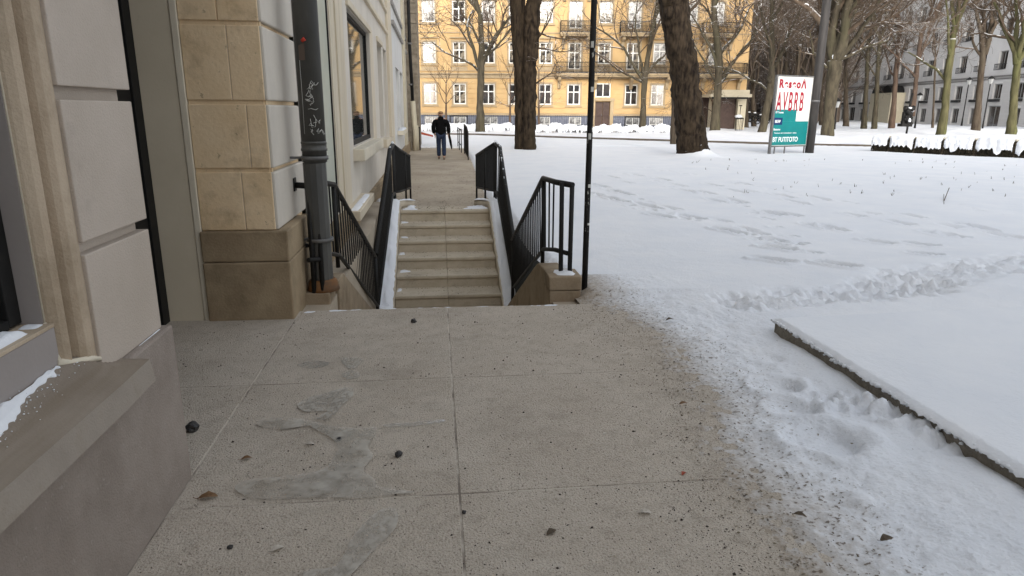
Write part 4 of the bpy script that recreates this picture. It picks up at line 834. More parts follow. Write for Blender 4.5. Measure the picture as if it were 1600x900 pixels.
def yellow():
    F = Vector((math.sin(YAW), math.cos(YAW), 0)); org = F * 62
    B = thing('apartment_building', (org.x, org.y, 0), 'long yellow apartment building with white windows, iron balconies and blue-grey basement', 'building', rz=-YAW)
    P = lambda u, d, z: (u, d, z)
    c1 = [-7.37, -4.75, -2.2, .15, 2.83, 5.37, 10.46, 12.78, 15.3, 17.6]
    W, H = 1.13, 1.78; floors = [2.05, 5.52, 8.88, 12.3]; ops = []; wins = []
    cols = [-9.9] + c1[:6] + [7.95] + c1[6:]
    for fi, z in enumerate(floors):
        for u in cols:
            if fi == 0 and u in (7.95, 15.3, 17.6): continue
            h = H + (.0 if fi == 0 else 0)
            zz = z
            if fi > 0 and u in (5.37, 10.46): zz, h = z - .45, H + .45
            ops.append((u - W / 2, u + W / 2, zz, zz + h)); wins.append((u, zz, h, fi))
    ops += [(7.28, 8.62, 2.72, 3.92), (7.32, 8.62, .15, 2.35), (16.2, 18.0, .1, 3.0)]
    bas = [(-7.9, -6.6), (-5.3, -4.2), (-2.7, -1.4), (2.3, 3.3), (5.0, 6.1), (10.1, 11.3), (12.2, 13.4)]
    ops += [(a, b, .35, 1.0) for a, b in bas]
    part('wall', wall_grid(MB(), -14, 20.6, -.3, 17, ops, .22, P), yellow_m, B, local=True, fix=False)
    part('body', MB().box(-14, 20.6, .24, 12, -.3, 17).box(20.55, 20.6, 0, 12, -.3, 17), yellow2_m, B, local=True)
    part('roof', MB().box(-14.3, 20.9, -.5, 12.2, 17, 17.5), bluetile_m, B, local=True)
    # basement cladding (blue-grey) with openings
    bops = [o for o in ops if o[2] < .5]; bops = [(a, b, c, min(e, 1.12)) for a, b, c, e in bops]
    part('basement_cladding', wall_grid(MB(), -14, 20.6, -.3, 1.12, bops, .1, lambda u, d, z: (u, d - .05, z), back=False), bluetile_m, B, local=True, fix=False)
    part('plinth_moulding', MB().box(-14, 7.0, -.12, .02, 1.121, 1.3).box(8.9, 16, -.12, .02, 1.121, 1.3), yellow2_m, B, local=True, bevel=.02)
    co = MB()
    for z, dp, th in ((4.28, .1, .3), (4.6, .22, .12), (4.85, .06, .08), (11.6, .1, .2), (11.9, .16, .1), (8.0, .07, .1)): co.box(-14, 20.6, -dp, .02, z, z + th)
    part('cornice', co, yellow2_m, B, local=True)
    # rustication grooves: raised courses on the ground storey between openings
    ru = MB(); lows = [o for o in ops if 1.3 < o[3] < 4.3 and o[2] < 3]
    for i in range(7):
        z0 = 1.32 + i * .42; z1 = z0 + .385; segs = [(-14, 20.6)]
        for a, b, c, e in lows:
            if c < z1 and e > z0:
                ns = []
                for s0, s1 in segs:
                    if b + .14 <= s0 or a - .14 >= s1: ns.append((s0, s1))
                    else:
                        if a - .14 > s0: ns.append((s0, a - .14))
                        if b + .14 < s1: ns.append((b + .14, s1))
                segs = ns
        for s0, s1 in segs: ru.box(s0, s1, -.035, .01, z0, z1)
    part('rustication', ru, yellow_m, B, local=True, bevel=.01)
    def surround(h, fi):
        a = MB()
        a.prism([(-W / 2 - .16, -.18), (W / 2 + .16, -.18), (W / 2 + .16, -.08), (W / 2 + .13, -.08), (W / 2 + .13, h + .14), (-W / 2 - .13, h + .14), (-W / 2 - .13, -.08), (-W / 2 - .16, -.08)][:4] + [(W / 2 + .13, h + .14), (-W / 2 - .13, h + .14), (-W / 2 - .13, -.08), (-W / 2 - .16, -.08), (-W / 2 - .16, -.18)][:4], 1, 0, .06) if False else None
        y0, y1 = -.235, -.165
        vs = []; o_ = [(-W / 2 - .14, -.12), (W / 2 + .14, -.12), (W / 2 + .14, h + .14), (-W / 2 - .14, h + .14)]; i_ = [(-W / 2, 0), (W / 2, 0), (W / 2, h), (-W / 2, h)]
        for y in (y0, y1):
            for p in o_ + i_: vs.append((p[0], y, p[1]))
        f = []
        for k in range(4):
            n = (k + 1) % 4; f += [(k, n, 4 + n, 4 + k), (8 + k, 8 + n, n, k), (4 + k, 4 + n, 12 + n, 12 + k)]
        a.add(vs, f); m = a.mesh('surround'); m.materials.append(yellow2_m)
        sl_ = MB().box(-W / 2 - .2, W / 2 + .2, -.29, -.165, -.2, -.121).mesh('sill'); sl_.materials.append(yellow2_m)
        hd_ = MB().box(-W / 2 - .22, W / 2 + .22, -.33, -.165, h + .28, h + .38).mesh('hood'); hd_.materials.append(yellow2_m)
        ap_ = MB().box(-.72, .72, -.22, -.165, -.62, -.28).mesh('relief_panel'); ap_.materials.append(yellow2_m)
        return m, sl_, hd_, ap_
    cache = {}; sc = {}; cm = {'c': glasscurt_m, 'd': glassdark_m, 'm': glass_mat('cream_curtain_glass', (.02, .018, .015), .08, (.3, .26, .2), 1.6), 'b': glass_mat('brown_curtain_glass', (.03, .018, .012), .08, (.12, .075, .05), 1.3)}; wr = random.Random(8)
    for i, (u, z, h, fi) in enumerate(wins):
        k = (round(h, 2), wr.choice('cccm') if (fi > 0 and u > 2) else wr.choice('ddbmd'))
        if k not in cache: cache[k] = win_meshes(W, h, .105, 1, None)
        o = place_win(B, cache[k], u, .17, z, white_m, cm[k[1]])
        kk = round(h, 2)
        if kk not in sc: sc[kk] = surround(h, fi)
        bits = list(sc[kk][:2]) + ([sc[kk][2], sc[kk][3]] if fi == 1 and h < 2 else ([sc[kk][2]] if fi == 1 else []))
        for m in bits:
            q = bpy.data.objects.new(m.name.split('.')[0], m); COL.objects.link(q); q.parent = o
    me = win_meshes(1.34, 1.2, .1, 0, None); place_win(B, me, 7.95, .12, 2.72, white_m, glassdark_m)
    for a, b in bas:
        me = win_meshes(b - a, .65, .06, 0, None); place_win(B, me, (a + b) / 2, .1, .35, white_m, glasscurt_m)
    dm = mat('brown_door', (.05, .03, .025), (.08, .05, .04), 5, .6)
    d = part('door', MB().box(7.34, 7.96, .1, .16, .15, 2.34).box(7.98, 8.6, .1, .16, .15, 2.34), dm, B, local=True, bevel=.02)
    part('handle', MB().box(7.9, 7.93, .04, .1, 1.1, 1.3), metal_m, d, local=True)
    part('door_surround', MB().box(7.0, 7.3, -.12, .1, -.1, 2.4).box(8.64, 8.94, -.12, .1, -.1, 2.4).box(6.95, 9.0, -.16, .1, 2.401, 2.65), yellow2_m, B, local=True, bevel=.02)
    part('door', MB().box(16.2, 18, .15, .2, .1, 3), dm, B, local=True)
    # balconies
    def balcony(u0, u1, z, dep=1.05, label=None):
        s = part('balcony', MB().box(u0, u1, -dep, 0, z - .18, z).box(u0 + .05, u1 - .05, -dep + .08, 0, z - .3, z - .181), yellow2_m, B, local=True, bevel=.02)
        r = MB(); h = .92
        r.box(u0, u1, -dep, -dep + .05, z + h - .05, z + h); r.box(u0, u0 + .05, -dep + .05, -.02, z + h - .05, z + h); r.box(u1 - .05, u1, -dep + .05, -.02, z + h - .05, z + h); r.box(u0, u1, -dep + .005, -dep + .04, z + .05, z + .09); r.box(u0, u1, -dep + .005, -dep + .04, z + .5, z + .53)
        n = int((u1 - u0) / .11)
        for k in range(n + 1):
            x = u0 + (u1 - u0) * k / n - .011; r.box(x - .01, x + .036, -dep + .01, -dep + .032, z + .0, z + h - .05)
        for k in range(8): yv = -dep + .05 + k * (dep / 8); r.box(u0 + .012, u0 + .034, yv, yv + .022, z, z + h - .05); r.box(u1 - .034, u1 - .012, yv, yv + .022, z, z + h - .05)
        part('balcony_rail', r, blackmat_m, s, local=True)
        nb = 2 if u1 - u0 < 5 else 6
        for k in range(nb):
            x = u0 + .35 + (u1 - u0 - .7) * k / (nb - 1) - .14
            b = MB().prism([(-.02, z - .31), (-.85, z - .31), (-.75, z - .55), (-.35, z - .75), (-.2, z - 1.25), (-.02, z - 1.35)], 0, x, x + .28)
            part('bracket', b, yellow2_m, s, local=True, bevel=.03)
        snow = MB().box(u0 + .1, u1 - .1, -dep + .1, -.1, z + .001, z + .05); part('snow_cap', snow, snow_m, s, local=True, bevel=.02)
        return s
    balcony(3.7, 20.2, 4.72, 1.0); balcony(4.0, 6.8, 8.05); balcony(9.15, 12.1, 8.05); balcony(16.2, 19.2, 8.0); balcony(4.0, 6.8, 11.9); balcony(9.15, 12.1, 11.9)
    # area fence in front of basement
    fb = org + Matrix.Rotation(-YAW, 3, 'Z') @ Vector((0, -1.2, 0))
    t = thing('iron_fence', (fb.x, fb.y, 0.1), 'thin dark iron fence along the blue-grey basement of the yellow building', 'fence', rz=-YAW)
    r = MB()
    for a, b in ((-13.9, 7.1), (8.8, 15.8)):
        r.box(a, b, -.015, .015, .92, .95); r.box(a, b, -.012, .012, .25, .28)
        n = int((b - a) / .16)
        for k in range(n + 1): x = a + (b - a) * k / n; r.box(x - .009, x + .009, -.009, .009, 0, 1.08)
    part('bars', r, blackmat_m, t, local=True)
    for x in (-4.75, 10.6): part('gate_frame', MB().box(x - .8, x + .8, -.04, .04, .9, 1.0).box(x - .8, x - .72, -.04, .04, 0, .9).box(x + .72, x + .8, -.04, .04, 0, .9), blackmat_m, t, local=True)
    # entrance porch at the right
    pb = atY(1140, 200, 57); t = thing('entrance_porch', (pb.x, pb.y, 0), 'cream entrance porch with a dark doorway at the right end of the yellow building', 'porch', rz=-YAW)
    part('wall', MB().box(-1.35, -1.1, 0, 2.2, 0, 2.75), cream_m, t, local=True, bevel=.02); part('wall', MB().box(.55, 1.25, 0, 2.2, 0, 2.75), cream_m, t, local=True, bevel=.02)
    part('canopy', MB().box(-2.0, 1.5, -.5, 2.3, 2.751, 3.0).box(-1.5, 1.4, -.2, 2.3, 3.001, 3.35), cream_m, t, local=True, bevel=.02)
    part('doorway', MB().box(-1.1, .55, .5, .6, 0, 2.75), dm, t, local=True)
    part('awning', MB().box(-1.9, 1.1, -.7, -.5, 2.6, 2.74), blackmat_m, t, local=True)
yellow()
def grey_building():
    n_ = Vector((.984, -.177, 0)); org = n_ * 47.5; rz = math.radians(-100.2)
    B = thing('apartment_building', (org.x, org.y, 0), 'long pale grey apartment block with rows of dark windows at the right', 'building', rz=rz)
    P = lambda u, d, z: (u, d, z)
    step = 3.68; us = [-75.7 - step * k for k in range(-5, 13)]
    W = 1.45; rows = [(.35, 1.75), (3.05, 1.6), (6.1, 1.95), (9.6, 1.8), (13.1, 1.8), (16.6, 1.8)]
    ops = []; L = []
    for r, (z, h) in enumerate(rows):
        for i, u in enumerate(us):
            ww = 2.2 if (r == 0 and i % 5 == 1) else W; zz, hh = (z, h) if not (r == 0 and i % 5 == 1) else (.05, 2.3)
            ops.append((u - ww / 2, u + ww / 2, zz, zz + hh)); L.append((u, zz, hh, ww, r, i))
    part('wall', wall_grid(MB(), -125, -54, -.6, 20, ops, .3, P), greyb_m, B, local=True, fix=False)
    part('body', MB().box(-125, -54, .32, 12, -.6, 20), greyb_m, B, local=True); part('roof', MB().box(-126, -53.5, -.4, 12.4, 20, 20.5), bluetile_m, B, local=True)
    part('string_course', MB().box(-125, -54, -.14, .02, 5.35, 5.5).box(-125, -54, -.08, .02, 5.1, 5.2), mat('dark_course', (.2, .19, .18)), B, local=True)
    gr = MB()
    for k in range(12): gr.box(-125, -54, -.01, .01, .2 + k * .42, .225 + k * .42)
    segs = MB()
    for k in range(11):
        z0 = .245 + k * .42; z1 = z0 + .39; last = -125
        for a, b, c, e in sorted([o for o in ops if o[2] < z1 and o[3] > z0 and o[2] < 5]) + [(-54, -54, 0, 0)]:
            if a - .05 > last: segs.box(last, a - .05, -.03, .01, z0, z1)
            last = b + .05
    part('rustication', segs, mat('lower_render', (.54, .52, .5), (.6, .58, .56), .4, .85), B, local=True)
    cache = {}
    rm = mat('balcony_iron', (.03, .03, .03))
    bal = MB()
    for k in range(9): x = -.8 + k * .2; bal.box(x - .025, x + .025, -.3, -.27, 0, .62)
    bal.box(-.83, .83, -.31, -.26, .6, .65); bal.box(-.83, .83, -.31, -.26, .0, .05); bal.box(-.83, -.78, -.28, 0, .6, .65); bal.box(.78, .83, -.28, 0, .6, .65)
    bm_ = bal.mesh('window_guard'); bm_.materials.append(rm)
    box = MB().box(-.8, .8, -.32, -.02, 0, .28); bx = box.mesh('flower_box'); bx.materials.append(rm)
    rnd = random.Random(3)
    for u, z, h, ww, r, i in L:
        k = (h, ww)
        if k not in cache: cache[k] = win_meshes(ww, h, .1, 0, None)
        o = place_win(B, cache[k], u, .24, z, mat('grey_frame', (.35, .35, .34)) if False else greyframe_m, glassdark_m)
        # each window stands half open: a bright side reveal
        if r >= 2 or (r == 1):
            m_ = bm_ if r >= 2 else bx
            q = bpy.data.objects.new(m_.name, m_); COL.objects.link(q); q.parent = o; q.location = (0, -.24, -.02 if r >= 2 else -.28)
    # arched porch
    a = thing('arched_porch', Vector((org + Matrix.Rotation(rz, 3, 'Z') @ Vector((-102.5, -1.6, 0)))), 'cream porch with two dark arches on top, before the grey block', 'porch', rz=rz)
    part('wall', MB().box(-3.2, 3.2, -.3, 1.55, -.3, 4.2), cream_m, a, local=True, bevel=.02)
    am = MB()
    for c in (-1.6, 1.5):
        pts = [(c + math.cos(t) * 1.4, 4.21 + math.sin(t) * 1.0) for t in np.linspace(0, math.pi, 13)]
        am.prism(pts, 1, -.25, 1.5)
    part('arched_top', am, blackmat_m, a, local=True)
greyframe_m = mat('grey_frame', (.3, .3, .29))
grey_building()
def backing():
    F = Vector((math.sin(YAW), math.cos(YAW), 0)); R_ = Vector((F.y, -F.x, 0))
    o = F * 128 + R_ * 56
    B = thing('brown_building', (o.x, o.y, 0), 'tall dark brown building half hidden behind the dense bare trees in the gap', 'building', rz=-YAW)
    part('wall', MB().box(-16, 16, 0, 10, -1, 26), brownb_m, B, local=True)
    part('roof', MB().box(-16.5, 16.5, -.5, 10.5, 26, 26.6), bluetile_m, B, local=True)
    m = MB().box(-.6, .6, -.06, 0, 0, 1.7).mesh('window'); m.materials.append(glassdark_m)
    for r in range(7):
        for c in range(9):
            q = bpy.data.objects.new('window', m); COL.objects.link(q); q.parent = B; q.location = (-14 + c * 3.5, -.002, 1.5 + r * 3.5)
backing()
def behind():  # unseen building, added so that its shadow covers the foreground and lawn
    B = thing('added_shade_building', (8, -18, 0), 'unseen plain building added behind the viewer to shade the lawn', 'building')
    ops = [(u, u + 1.3, z, z + 2) for u in range(-9, 22, 4) for z in range(2, 16, 4)]
    part('wall', wall_grid(MB(), -10, 26, -1, 19.5, ops, .3, lambda u, d, z: (8 + (8 - u), -18 - d, z)), greyb_m, B, fix=False)
    part('body', MB().box(-10, 26, -28, -18.4, -1, 19.5), greyb_m, B)
behind()
# ================================================================== TREES
def grow(tr, cr, p, d, r, L, depth, maxd, rnd, zcap, up=.12, kids=(2, 4), spread=.75, minr=.006, wob=.18):
    n = 4 if depth > 1 else 6
    pts = [p.copy()]; rad = [r]; q = p.copy(); dd = d.copy()
    for i in range(n):
        dd = (dd + Vector((rnd.gauss(0, wob), rnd.gauss(0, wob), rnd.gauss(0, wob) * .7 + up))).normalized(); q = q + dd * (L / n)
        pts.append(q.copy()); rad.append(max(minr * .6, r * (1 - .62 * (i + 1) / n)))
    (tr if depth == 0 else cr).tube(pts, rad, 8 if depth == 0 else (5 if depth == 1 else (4 if depth == 2 else 3)), cap=False)
    if depth >= maxd or p.z > zcap: return
    k = rnd.randint(*kids) + (2 if depth == 0 else 1)
    for i in range(k):
        t = .25 + .75 * (i + rnd.random()) / k; j = min(int(t * n), n - 1); b = pts[j].lerp(pts[j + 1], t * n - j)
        ax = (pts[j + 1] - pts[j]).normalized(); side = ax.cross(Vector((rnd.gauss(0, 1), rnd.gauss(0, 1), rnd.gauss(0, 1)))).normalized()
        nd = (ax + side * rnd.uniform(.6, 1.3) * spread).normalized()
        r0 = rad[j] * rnd.uniform(.45, .72)
        if r0 < minr * .55: r0 = minr * .55
        grow(tr, cr, b, nd, r0, L * rnd.uniform(.5, .8), depth + 1, maxd, rnd, zcap, up, kids, spread, minr, wob * 1.1)
def tree(name, Y, pts, limbs, label, seed, bm=None, tm=None, group='bare trees on the snow', maxd=4, trunk_end=None, zcap=None, n=12, minr=None, L0=4.5, kids=(2, 3), zbase=-.25, twigk=1., root=1.25):
    """pts: trunk centre line as (px, py, width_px) at ground distance Y"""
    rnd = random.Random(seed)
    P = [atY(x, y, Y) for x, y, w in pts]; vd = Y / math.cos(YAW)
    rad = [w / 2 * vd / FPX for _, _, w in pts]
    base = P[0].copy()
    t = thing(name, base, label, 'tree', group)
    minr = minr or .00032 * Y
    zc = zcap or 1.6 + .19 * Y
    # densify the trunk
    Q = []; Rr = []
    P2 = [P[0] - Vector((0, 0, .35))] + P; R2 = [rad[0] * root * 1.1] + [rad[0] * root] + rad[1:]
    m = 5
    for i in range(len(P2) - 1):
        for k in range(m):
            f = k / m; Q.append(P2[i].lerp(P2[i + 1], f) + Vector((rnd.gauss(0, 1), rnd.gauss(0, 1), 0)) * R2[i] * (.05 if i else 0)); Rr.append(R2[i] * (1 - f) + R2[i + 1] * f)
    Q.append(P2[-1]); Rr.append(R2[-1])
    tr = MB(); cr = MB(); tr.tube(Q, [r * (1 + rnd.uniform(-.04, .04)) for r in Rr], n)
    for (x0, y0, x1, y1, wpx, L, dz) in limbs:   # explicit limbs
        a = atY(x0, y0, Y); b = atY(x1, y1, Y + dz); d = (b - a).normalized()
        grow(tr, cr, a, d, wpx / 2 * vd / FPX, (b - a).length * L, 0, maxd, rnd, zc, .05, kids, .8, minr)
    # top of trunk divides
    d = (P[-1] - P[-2]).normalized() if len(P) > 1 else Vector((0, 0, 1))
    for k in range(3):
        dd = (d + Vector((rnd.uniform(-.6, .6), rnd.uniform(-.6, .6), .2))).normalized()
        grow(tr, cr, P[-1] - d * .05, dd, rad[-1] * .8, L0, 0, maxd - 1 if P[-1].z > zc else maxd, rnd, zc, .08, kids, .8, minr)
    part('trunk', tr, bm or bark_m, t, fix=False); part('crown', cr, tm or twig_m, t, fix=False)
    return t
def big_trunk_relief(o, amp, freq, lump=0):
    m = o.modifiers.new('sub', 'SUBSURF'); m.subdivision_type = 'SIMPLE'; m.levels = m.render_levels = 3
    tx = bpy.data.textures.new('bark_relief', 'STUCCI'); tx.noise_scale = freq; tx.turbulence = 6
    d = o.modifiers.new('disp', 'DISPLACE'); d.texture = tx; d.strength = amp; d.texture_coords = 'LOCAL'; d.mid_level = .5
def trees():
    # two big foreground trunks
    t = tree('tree', 30.7, [(826, 236, 22), (827, 200, 21), (827, 130, 21), (830, 60, 23), (833, 10, 23), (838, -60, 23)], [], 'thick dark forked trunk standing on the snow just right of the path', 3, barkbig_m, n=16, L0=5, zcap=5, root=1.0)
    # second, darker stem fused behind it
    P = [atY(x, y, 31.05) for x, y in ((816, 229), (815, 180), (814, 120), (811, 60), (808, 0), (800, -60))]
    part('trunk', MB().tube([P[0] - Vector((0, 0, .3))] + P, [.36, .34, .31, .31, .33, .34, .34], 14), barkbig_m, t, fix=False)
    rnd = random.Random(5); cr = MB(); tr = MB()
    for (x0, y0, x1, y1) in ((838, 62, 905, 18), (838, 50, 900, 60), (838, 75, 885, 70), (838, 130, 850, 105)):
        a = atY(x0, y0, 30.7); b = atY(x1, y1, 29.5); grow(cr, cr, a, (b - a).normalized(), .045, (b - a).length, 1, 4, rnd, 20, .02, (2, 3), .8, .008)
    part('crown', cr, twig_m, t, fix=False)
    t = tree('tree', 26.3, [(1084, 247, 50), (1080, 225, 46), (1076, 180, 44), (1069, 110, 43), (1058, 50, 42), (1053, 0, 44), (1046, -60, 46)], [], 'thickest brown trunk, leaning left, with snow heaped on its roots', 6, barkbig_m, n=18, L0=6, zcap=3, root=1.06)
    kn = atY(1038, 25, 26.0); tr = MB()
    for (px, py, r) in ((1040, 22, .16), (1074, 175, .12), (1090, 185, .1), (1062, 95, .1), (1082, 232, .22)):
        c = atY(px, py, 26.3) - Vector((0, .45, 0)); blob(tr, c, r, random.Random(int(px)), 1.3)
    part('burl', tr, barkbig_m, t, fix=False)
    for o in [o for o in bpy.data.objects if o.name.startswith('trunk')]: big_trunk_relief(o, .09, .22)
    tree('tree', 51.7, [(750, 210, 13), (750, 160, 10), (752, 108, 11), (752, 60, 8), (750, 20, 7)], [(751, 112, 700, 20, 6, 1.1, -2), (752, 108, 800, 40, 6, 1.1, 1), (752, 115, 680, 62, 4, 1.2, 2), (753, 100, 780, 0, 6, 1, 0), (750, 70, 720, 0, 4, 1.1, 3), (752, 90, 805, 80, 4, 1.1, -3)],
         'slender tree with spreading limbs just left of the forked trunk', 11, barkgreen_m, maxd=4)
    tree('tree', 58, [(1004, 207, 9), (1005, 160, 8), (1007, 125, 9), (1012, 90, 7), (1022, 30, 6)], [(1007, 128, 965, 40, 5, 1.2, -2), (1007, 120, 1045, 60, 5, 1.2, 1), (1006, 130, 940, 90, 4, 1.2, 2), (1010, 100, 1030, 0, 4, 1.2, -1), (1006, 125, 985, 0, 4, 1., -1)],
         'small bare tree by the brown door of the yellow building', 21, barkgreen_m, maxd=4)
    tree('tree', 36, [(1053, 224, 10), (1054, 170, 9), (1055, 110, 9), (1060, 40, 8)], [], 'slim trunk tucked close behind the thickest trunk', 31, bark_m, maxd=3, L0=3)
    tree('tree', 52, [(1116, 211, 14), (1120, 160, 12), (1124, 100, 11), (1120, 60, 10), (1115, 10, 8)], [(1121, 130, 1175, 40, 6, 1.2, 1), (1121, 110, 1080, 20, 5, 1.2, -1), (1121, 90, 1160, 0, 6, 1.2, 2), (1119, 130, 1085, 70, 4, 1.1, 2), (1118, 60, 1140, 0, 5, 1.1, 0), (1121, 140, 1160, 100, 4, 1.1, 0)],
         'bare tree with grey-green bark right of the thickest trunk', 41, barkgreen_m, maxd=4)
    tree('tree', 49, [(1189, 213, 11), (1196, 180, 11), (1204, 140, 11), (1207, 90, 9), (1205, 30, 7)], [(1205, 130, 1165, 110, 4, 1.4, -3), (1207, 110, 1250, 30, 5, 1.2, -1), (1206, 90, 1170, 10, 5, 1.2, 2), (1203, 145, 1150, 60, 4, 1.2, 1), (1207, 100, 1240, 80, 4, 1.2, 0)],
         'leaning trunk just left of the signboard', 51, barkgreen_m, maxd=4)
    tree('tree', 43.5, [(1291, 218, 18), (1296, 180, 17), (1301, 130, 20), (1304, 95, 24)], [(1303, 100, 1290, 0, 14, 1.5, -1), (1306, 98, 1330, -10, 12, 1.4, 2), (1308, 95, 1400, 10, 9, 1.3, -2), (1300, 105, 1285, 40, 9, 1.4, 1), (1306, 95, 1375, 50, 6, 1.3, 0), (1298, 110, 1262, 60, 5, 1.2, 0), (1304, 100, 1310, 0, 11, 1.3, 0)],
         'large tree with snow in its fork, right of the tall grey lamp post', 61, barkgreen_m, maxd=4, L0=6)
    c = atY(1305, 82, 43.3); mb = MB(); c.z -= .3; [blob(mb, c + Vector((dx, 0, dz)), r_, random.Random(2), 1.1) for dx, dz, r_ in ((0, 0, .2), (.12, .12, .16), (.05, .3, .14), (-.08, .1, .13))]; o = part('fork_snow', mb, snow_m, [x for x in bpy.data.objects if 'snow in its fork' in str(x.get('label', ''))][0], fix=False)
    specs = [(62, 1350, 196, 9, 1358, 60, 'first slim greenish trunk right of the large forked tree', barkgreen_m), (58, 1366, 198, 9, 1375, 60, 'second slim trunk right of the large forked tree, leaning right', barkgreen_m),
             (60, 1393, 198, 10, 1405, 60, 'reddish trunk in front of the cream arched porch', barkred_m), (55, 1425, 175, 9, 1440, 50, 'reddish bent trunk rising behind the black bundle', barkred_m), (62, 1457, 198, 4, 1462, 90, 'very thin young tree left of the bright green trunk', bark_m),
             (45, 1470, 213, 15, 1489, 60, 'bright mossy green trunk behind the snowy hedge', barkmoss_m), (52, 1524, 203, 13, 1538, 70, 'grey-brown trunk second from the right edge', bark_m), (43, 1579, 212, 16, 1590, 95, 'dark mossy trunk nearest the right edge', barkmoss_m)]
    for i, (Y, x, y, wd, xt, yt, lab, bm) in enumerate(specs):
        k = (yt - y)
        limbs = []
        if 'nearest the right' in lab: limbs = [(1588, 100, 1568, 20, 10, 1.3, 0), (1590, 100, 1620, 10, 11, 1.3, 1), (1588, 110, 1612, 60, 8, 1.3, 1)]
        elif 'grey-brown' in lab: limbs = [(1535, 80, 1518, 30, 8, 1.5, 0), (1538, 85, 1555, -10, 10, 1.5, 0), (1536, 90, 1500, 60, 5, 1.3, 1)]
        elif 'bent trunk' in lab: limbs = [(1433, 105, 1455, 40, 6, 1.3, 0), (1430, 120, 1400, 70, 4, 1.2, 0)]
        elif wd > 5: limbs = [(x + (xt - x) * .55, y + k * .55, x + (xt - x) * .5 - 32, y + k * .9, wd * .36, 1.3, 1), (x + (xt - x) * .6, y + k * .6, x + (xt - x) * .6 + 30, y + k * .98, wd * .33, 1.3, -1), (x + (xt - x) * .8, y + k * .8, x + (xt - x) * .8 - 25, y + k * 1.2, wd * .33, 1.3, -1)]
        tree('tree', Y, [(x, y, wd * .85), (x + (xt - x) * .35, y + k * .3, wd * .72), (x + (xt - x) * .6, y + k * .65, wd * .7), (xt, yt, wd * .66)], limbs, lab, 70 + i, bm, maxd=4 if wd > 5 else 2, L0=5 if wd > 5 else 2)
    # saplings before the yellow building
    for i, (x, y, top, lab) in enumerate(((697, 188, 130, 'thin reddish sapling at the left end of the yellow building'), (797, 192, 120, 'sapling just left of the forked trunk'), (842, 195, 110, 'sapling just right of the forked trunk'), (1113, 200, 150, 'low sapling beside the entrance porch'))):
        tree('sapling', 58, [(x, y, 3), (x, (y + top) / 2, 2), (x, top, 1.4)], [(x, y - 25, x + 20, y - 45, 1.3, 1.2, 0), (x, y - 25, x - 22, y - 42, 1.3, 1.2, 0), (x, y - 35, x + 22, y - 65, 1.3, 1.2, 0), (x, y - 40, x - 20, y - 68, 1.2, 1.2, 0)], lab, 90 + i, barkred_m, barkred_m, group='saplings before the yellow building', maxd=2, L0=1.5, minr=.009)
    # denser trees in the gap
    rnd = random.Random(77)
    gap = [(1166, 60), (1178, 66), (1215, 62), (1228, 70), (1243, 64), (1256, 72), (1272, 66), (1283, 75), (1150, 68), (1322, 70)]
    for i, (x, Y) in enumerate(gap):
        y = 192 + rnd.uniform(-3, 5); lean = rnd.uniform(-8, 8)
        tree('tree', Y, [(x, y, rnd.uniform(5, 9)), (x + lean * .4, y - 60, 5.5), (x + lean, y - 120, 4.5)], [(x, y - 50, x - 30, y - 120, 3.5, 1.2, 0), (x, y - 60, x + 30, y - 130, 3.5, 1.2, 0), (x + lean * .6, y - 90, x + 20, y - 170, 3.5, 1.2, 0), (x + lean * .6, y - 80, x - 25, y - 150, 3, 1.2, 1)],
             ['dark tree in the thicket %s' % s for s in ('between the porch and the leaning trunk, left one', 'just right of the porch', 'rising behind the left edge of the signboard', 'rising above the middle of the signboard', 'rising above the right half of the signboard', 'left of the tall grey lamp post', 'right behind the tall grey lamp post', 'left of the large forked tree', 'directly behind the entrance porch', 'just right of the large forked tree', 'at the far end of the grey block')][i], 200 + i, bark_m, twigfar_m, group='dark trees in the thicket', maxd=3, L0=5, kids=(2, 3), minr=.022)
    # the wood beyond, one mass
    mb = MB()
    for i in range(110):
        x = rnd.uniform(1150, 1312); Y = rnd.uniform(82, 122); a = atY(x, 180, Y); a.z = 0; tr = MB()
        hgt = rnd.uniform(11, 17)
        r0 = rnd.uniform(.1, .22); pts = [a + Vector((rnd.gauss(0, .25) * k, 0, hgt * k / 5)) for k in range(6)]; mb.tube(pts, [r0 * (1 - .14 * k) for k in range(6)], 5, cap=False)
        for k in range(13):
            z = rnd.uniform(1.5, hgt * .95); b = a + Vector((0, 0, z)); d = Vector((rnd.gauss(0, 1), rnd.gauss(0, 1), rnd.uniform(.3, 1.4))).normalized()
            grow(mb, mb, b, d, .07, rnd.uniform(2.2, 4.5), 2, 4, rnd, 30, .08, (2, 3), .8, .028)
    o = part('far_wood', mb, twigfar_m, fix=False); tag(o, 'dense brown winter wood filling the gap between the two blocks', 'wood', kind='stuff')
trees()
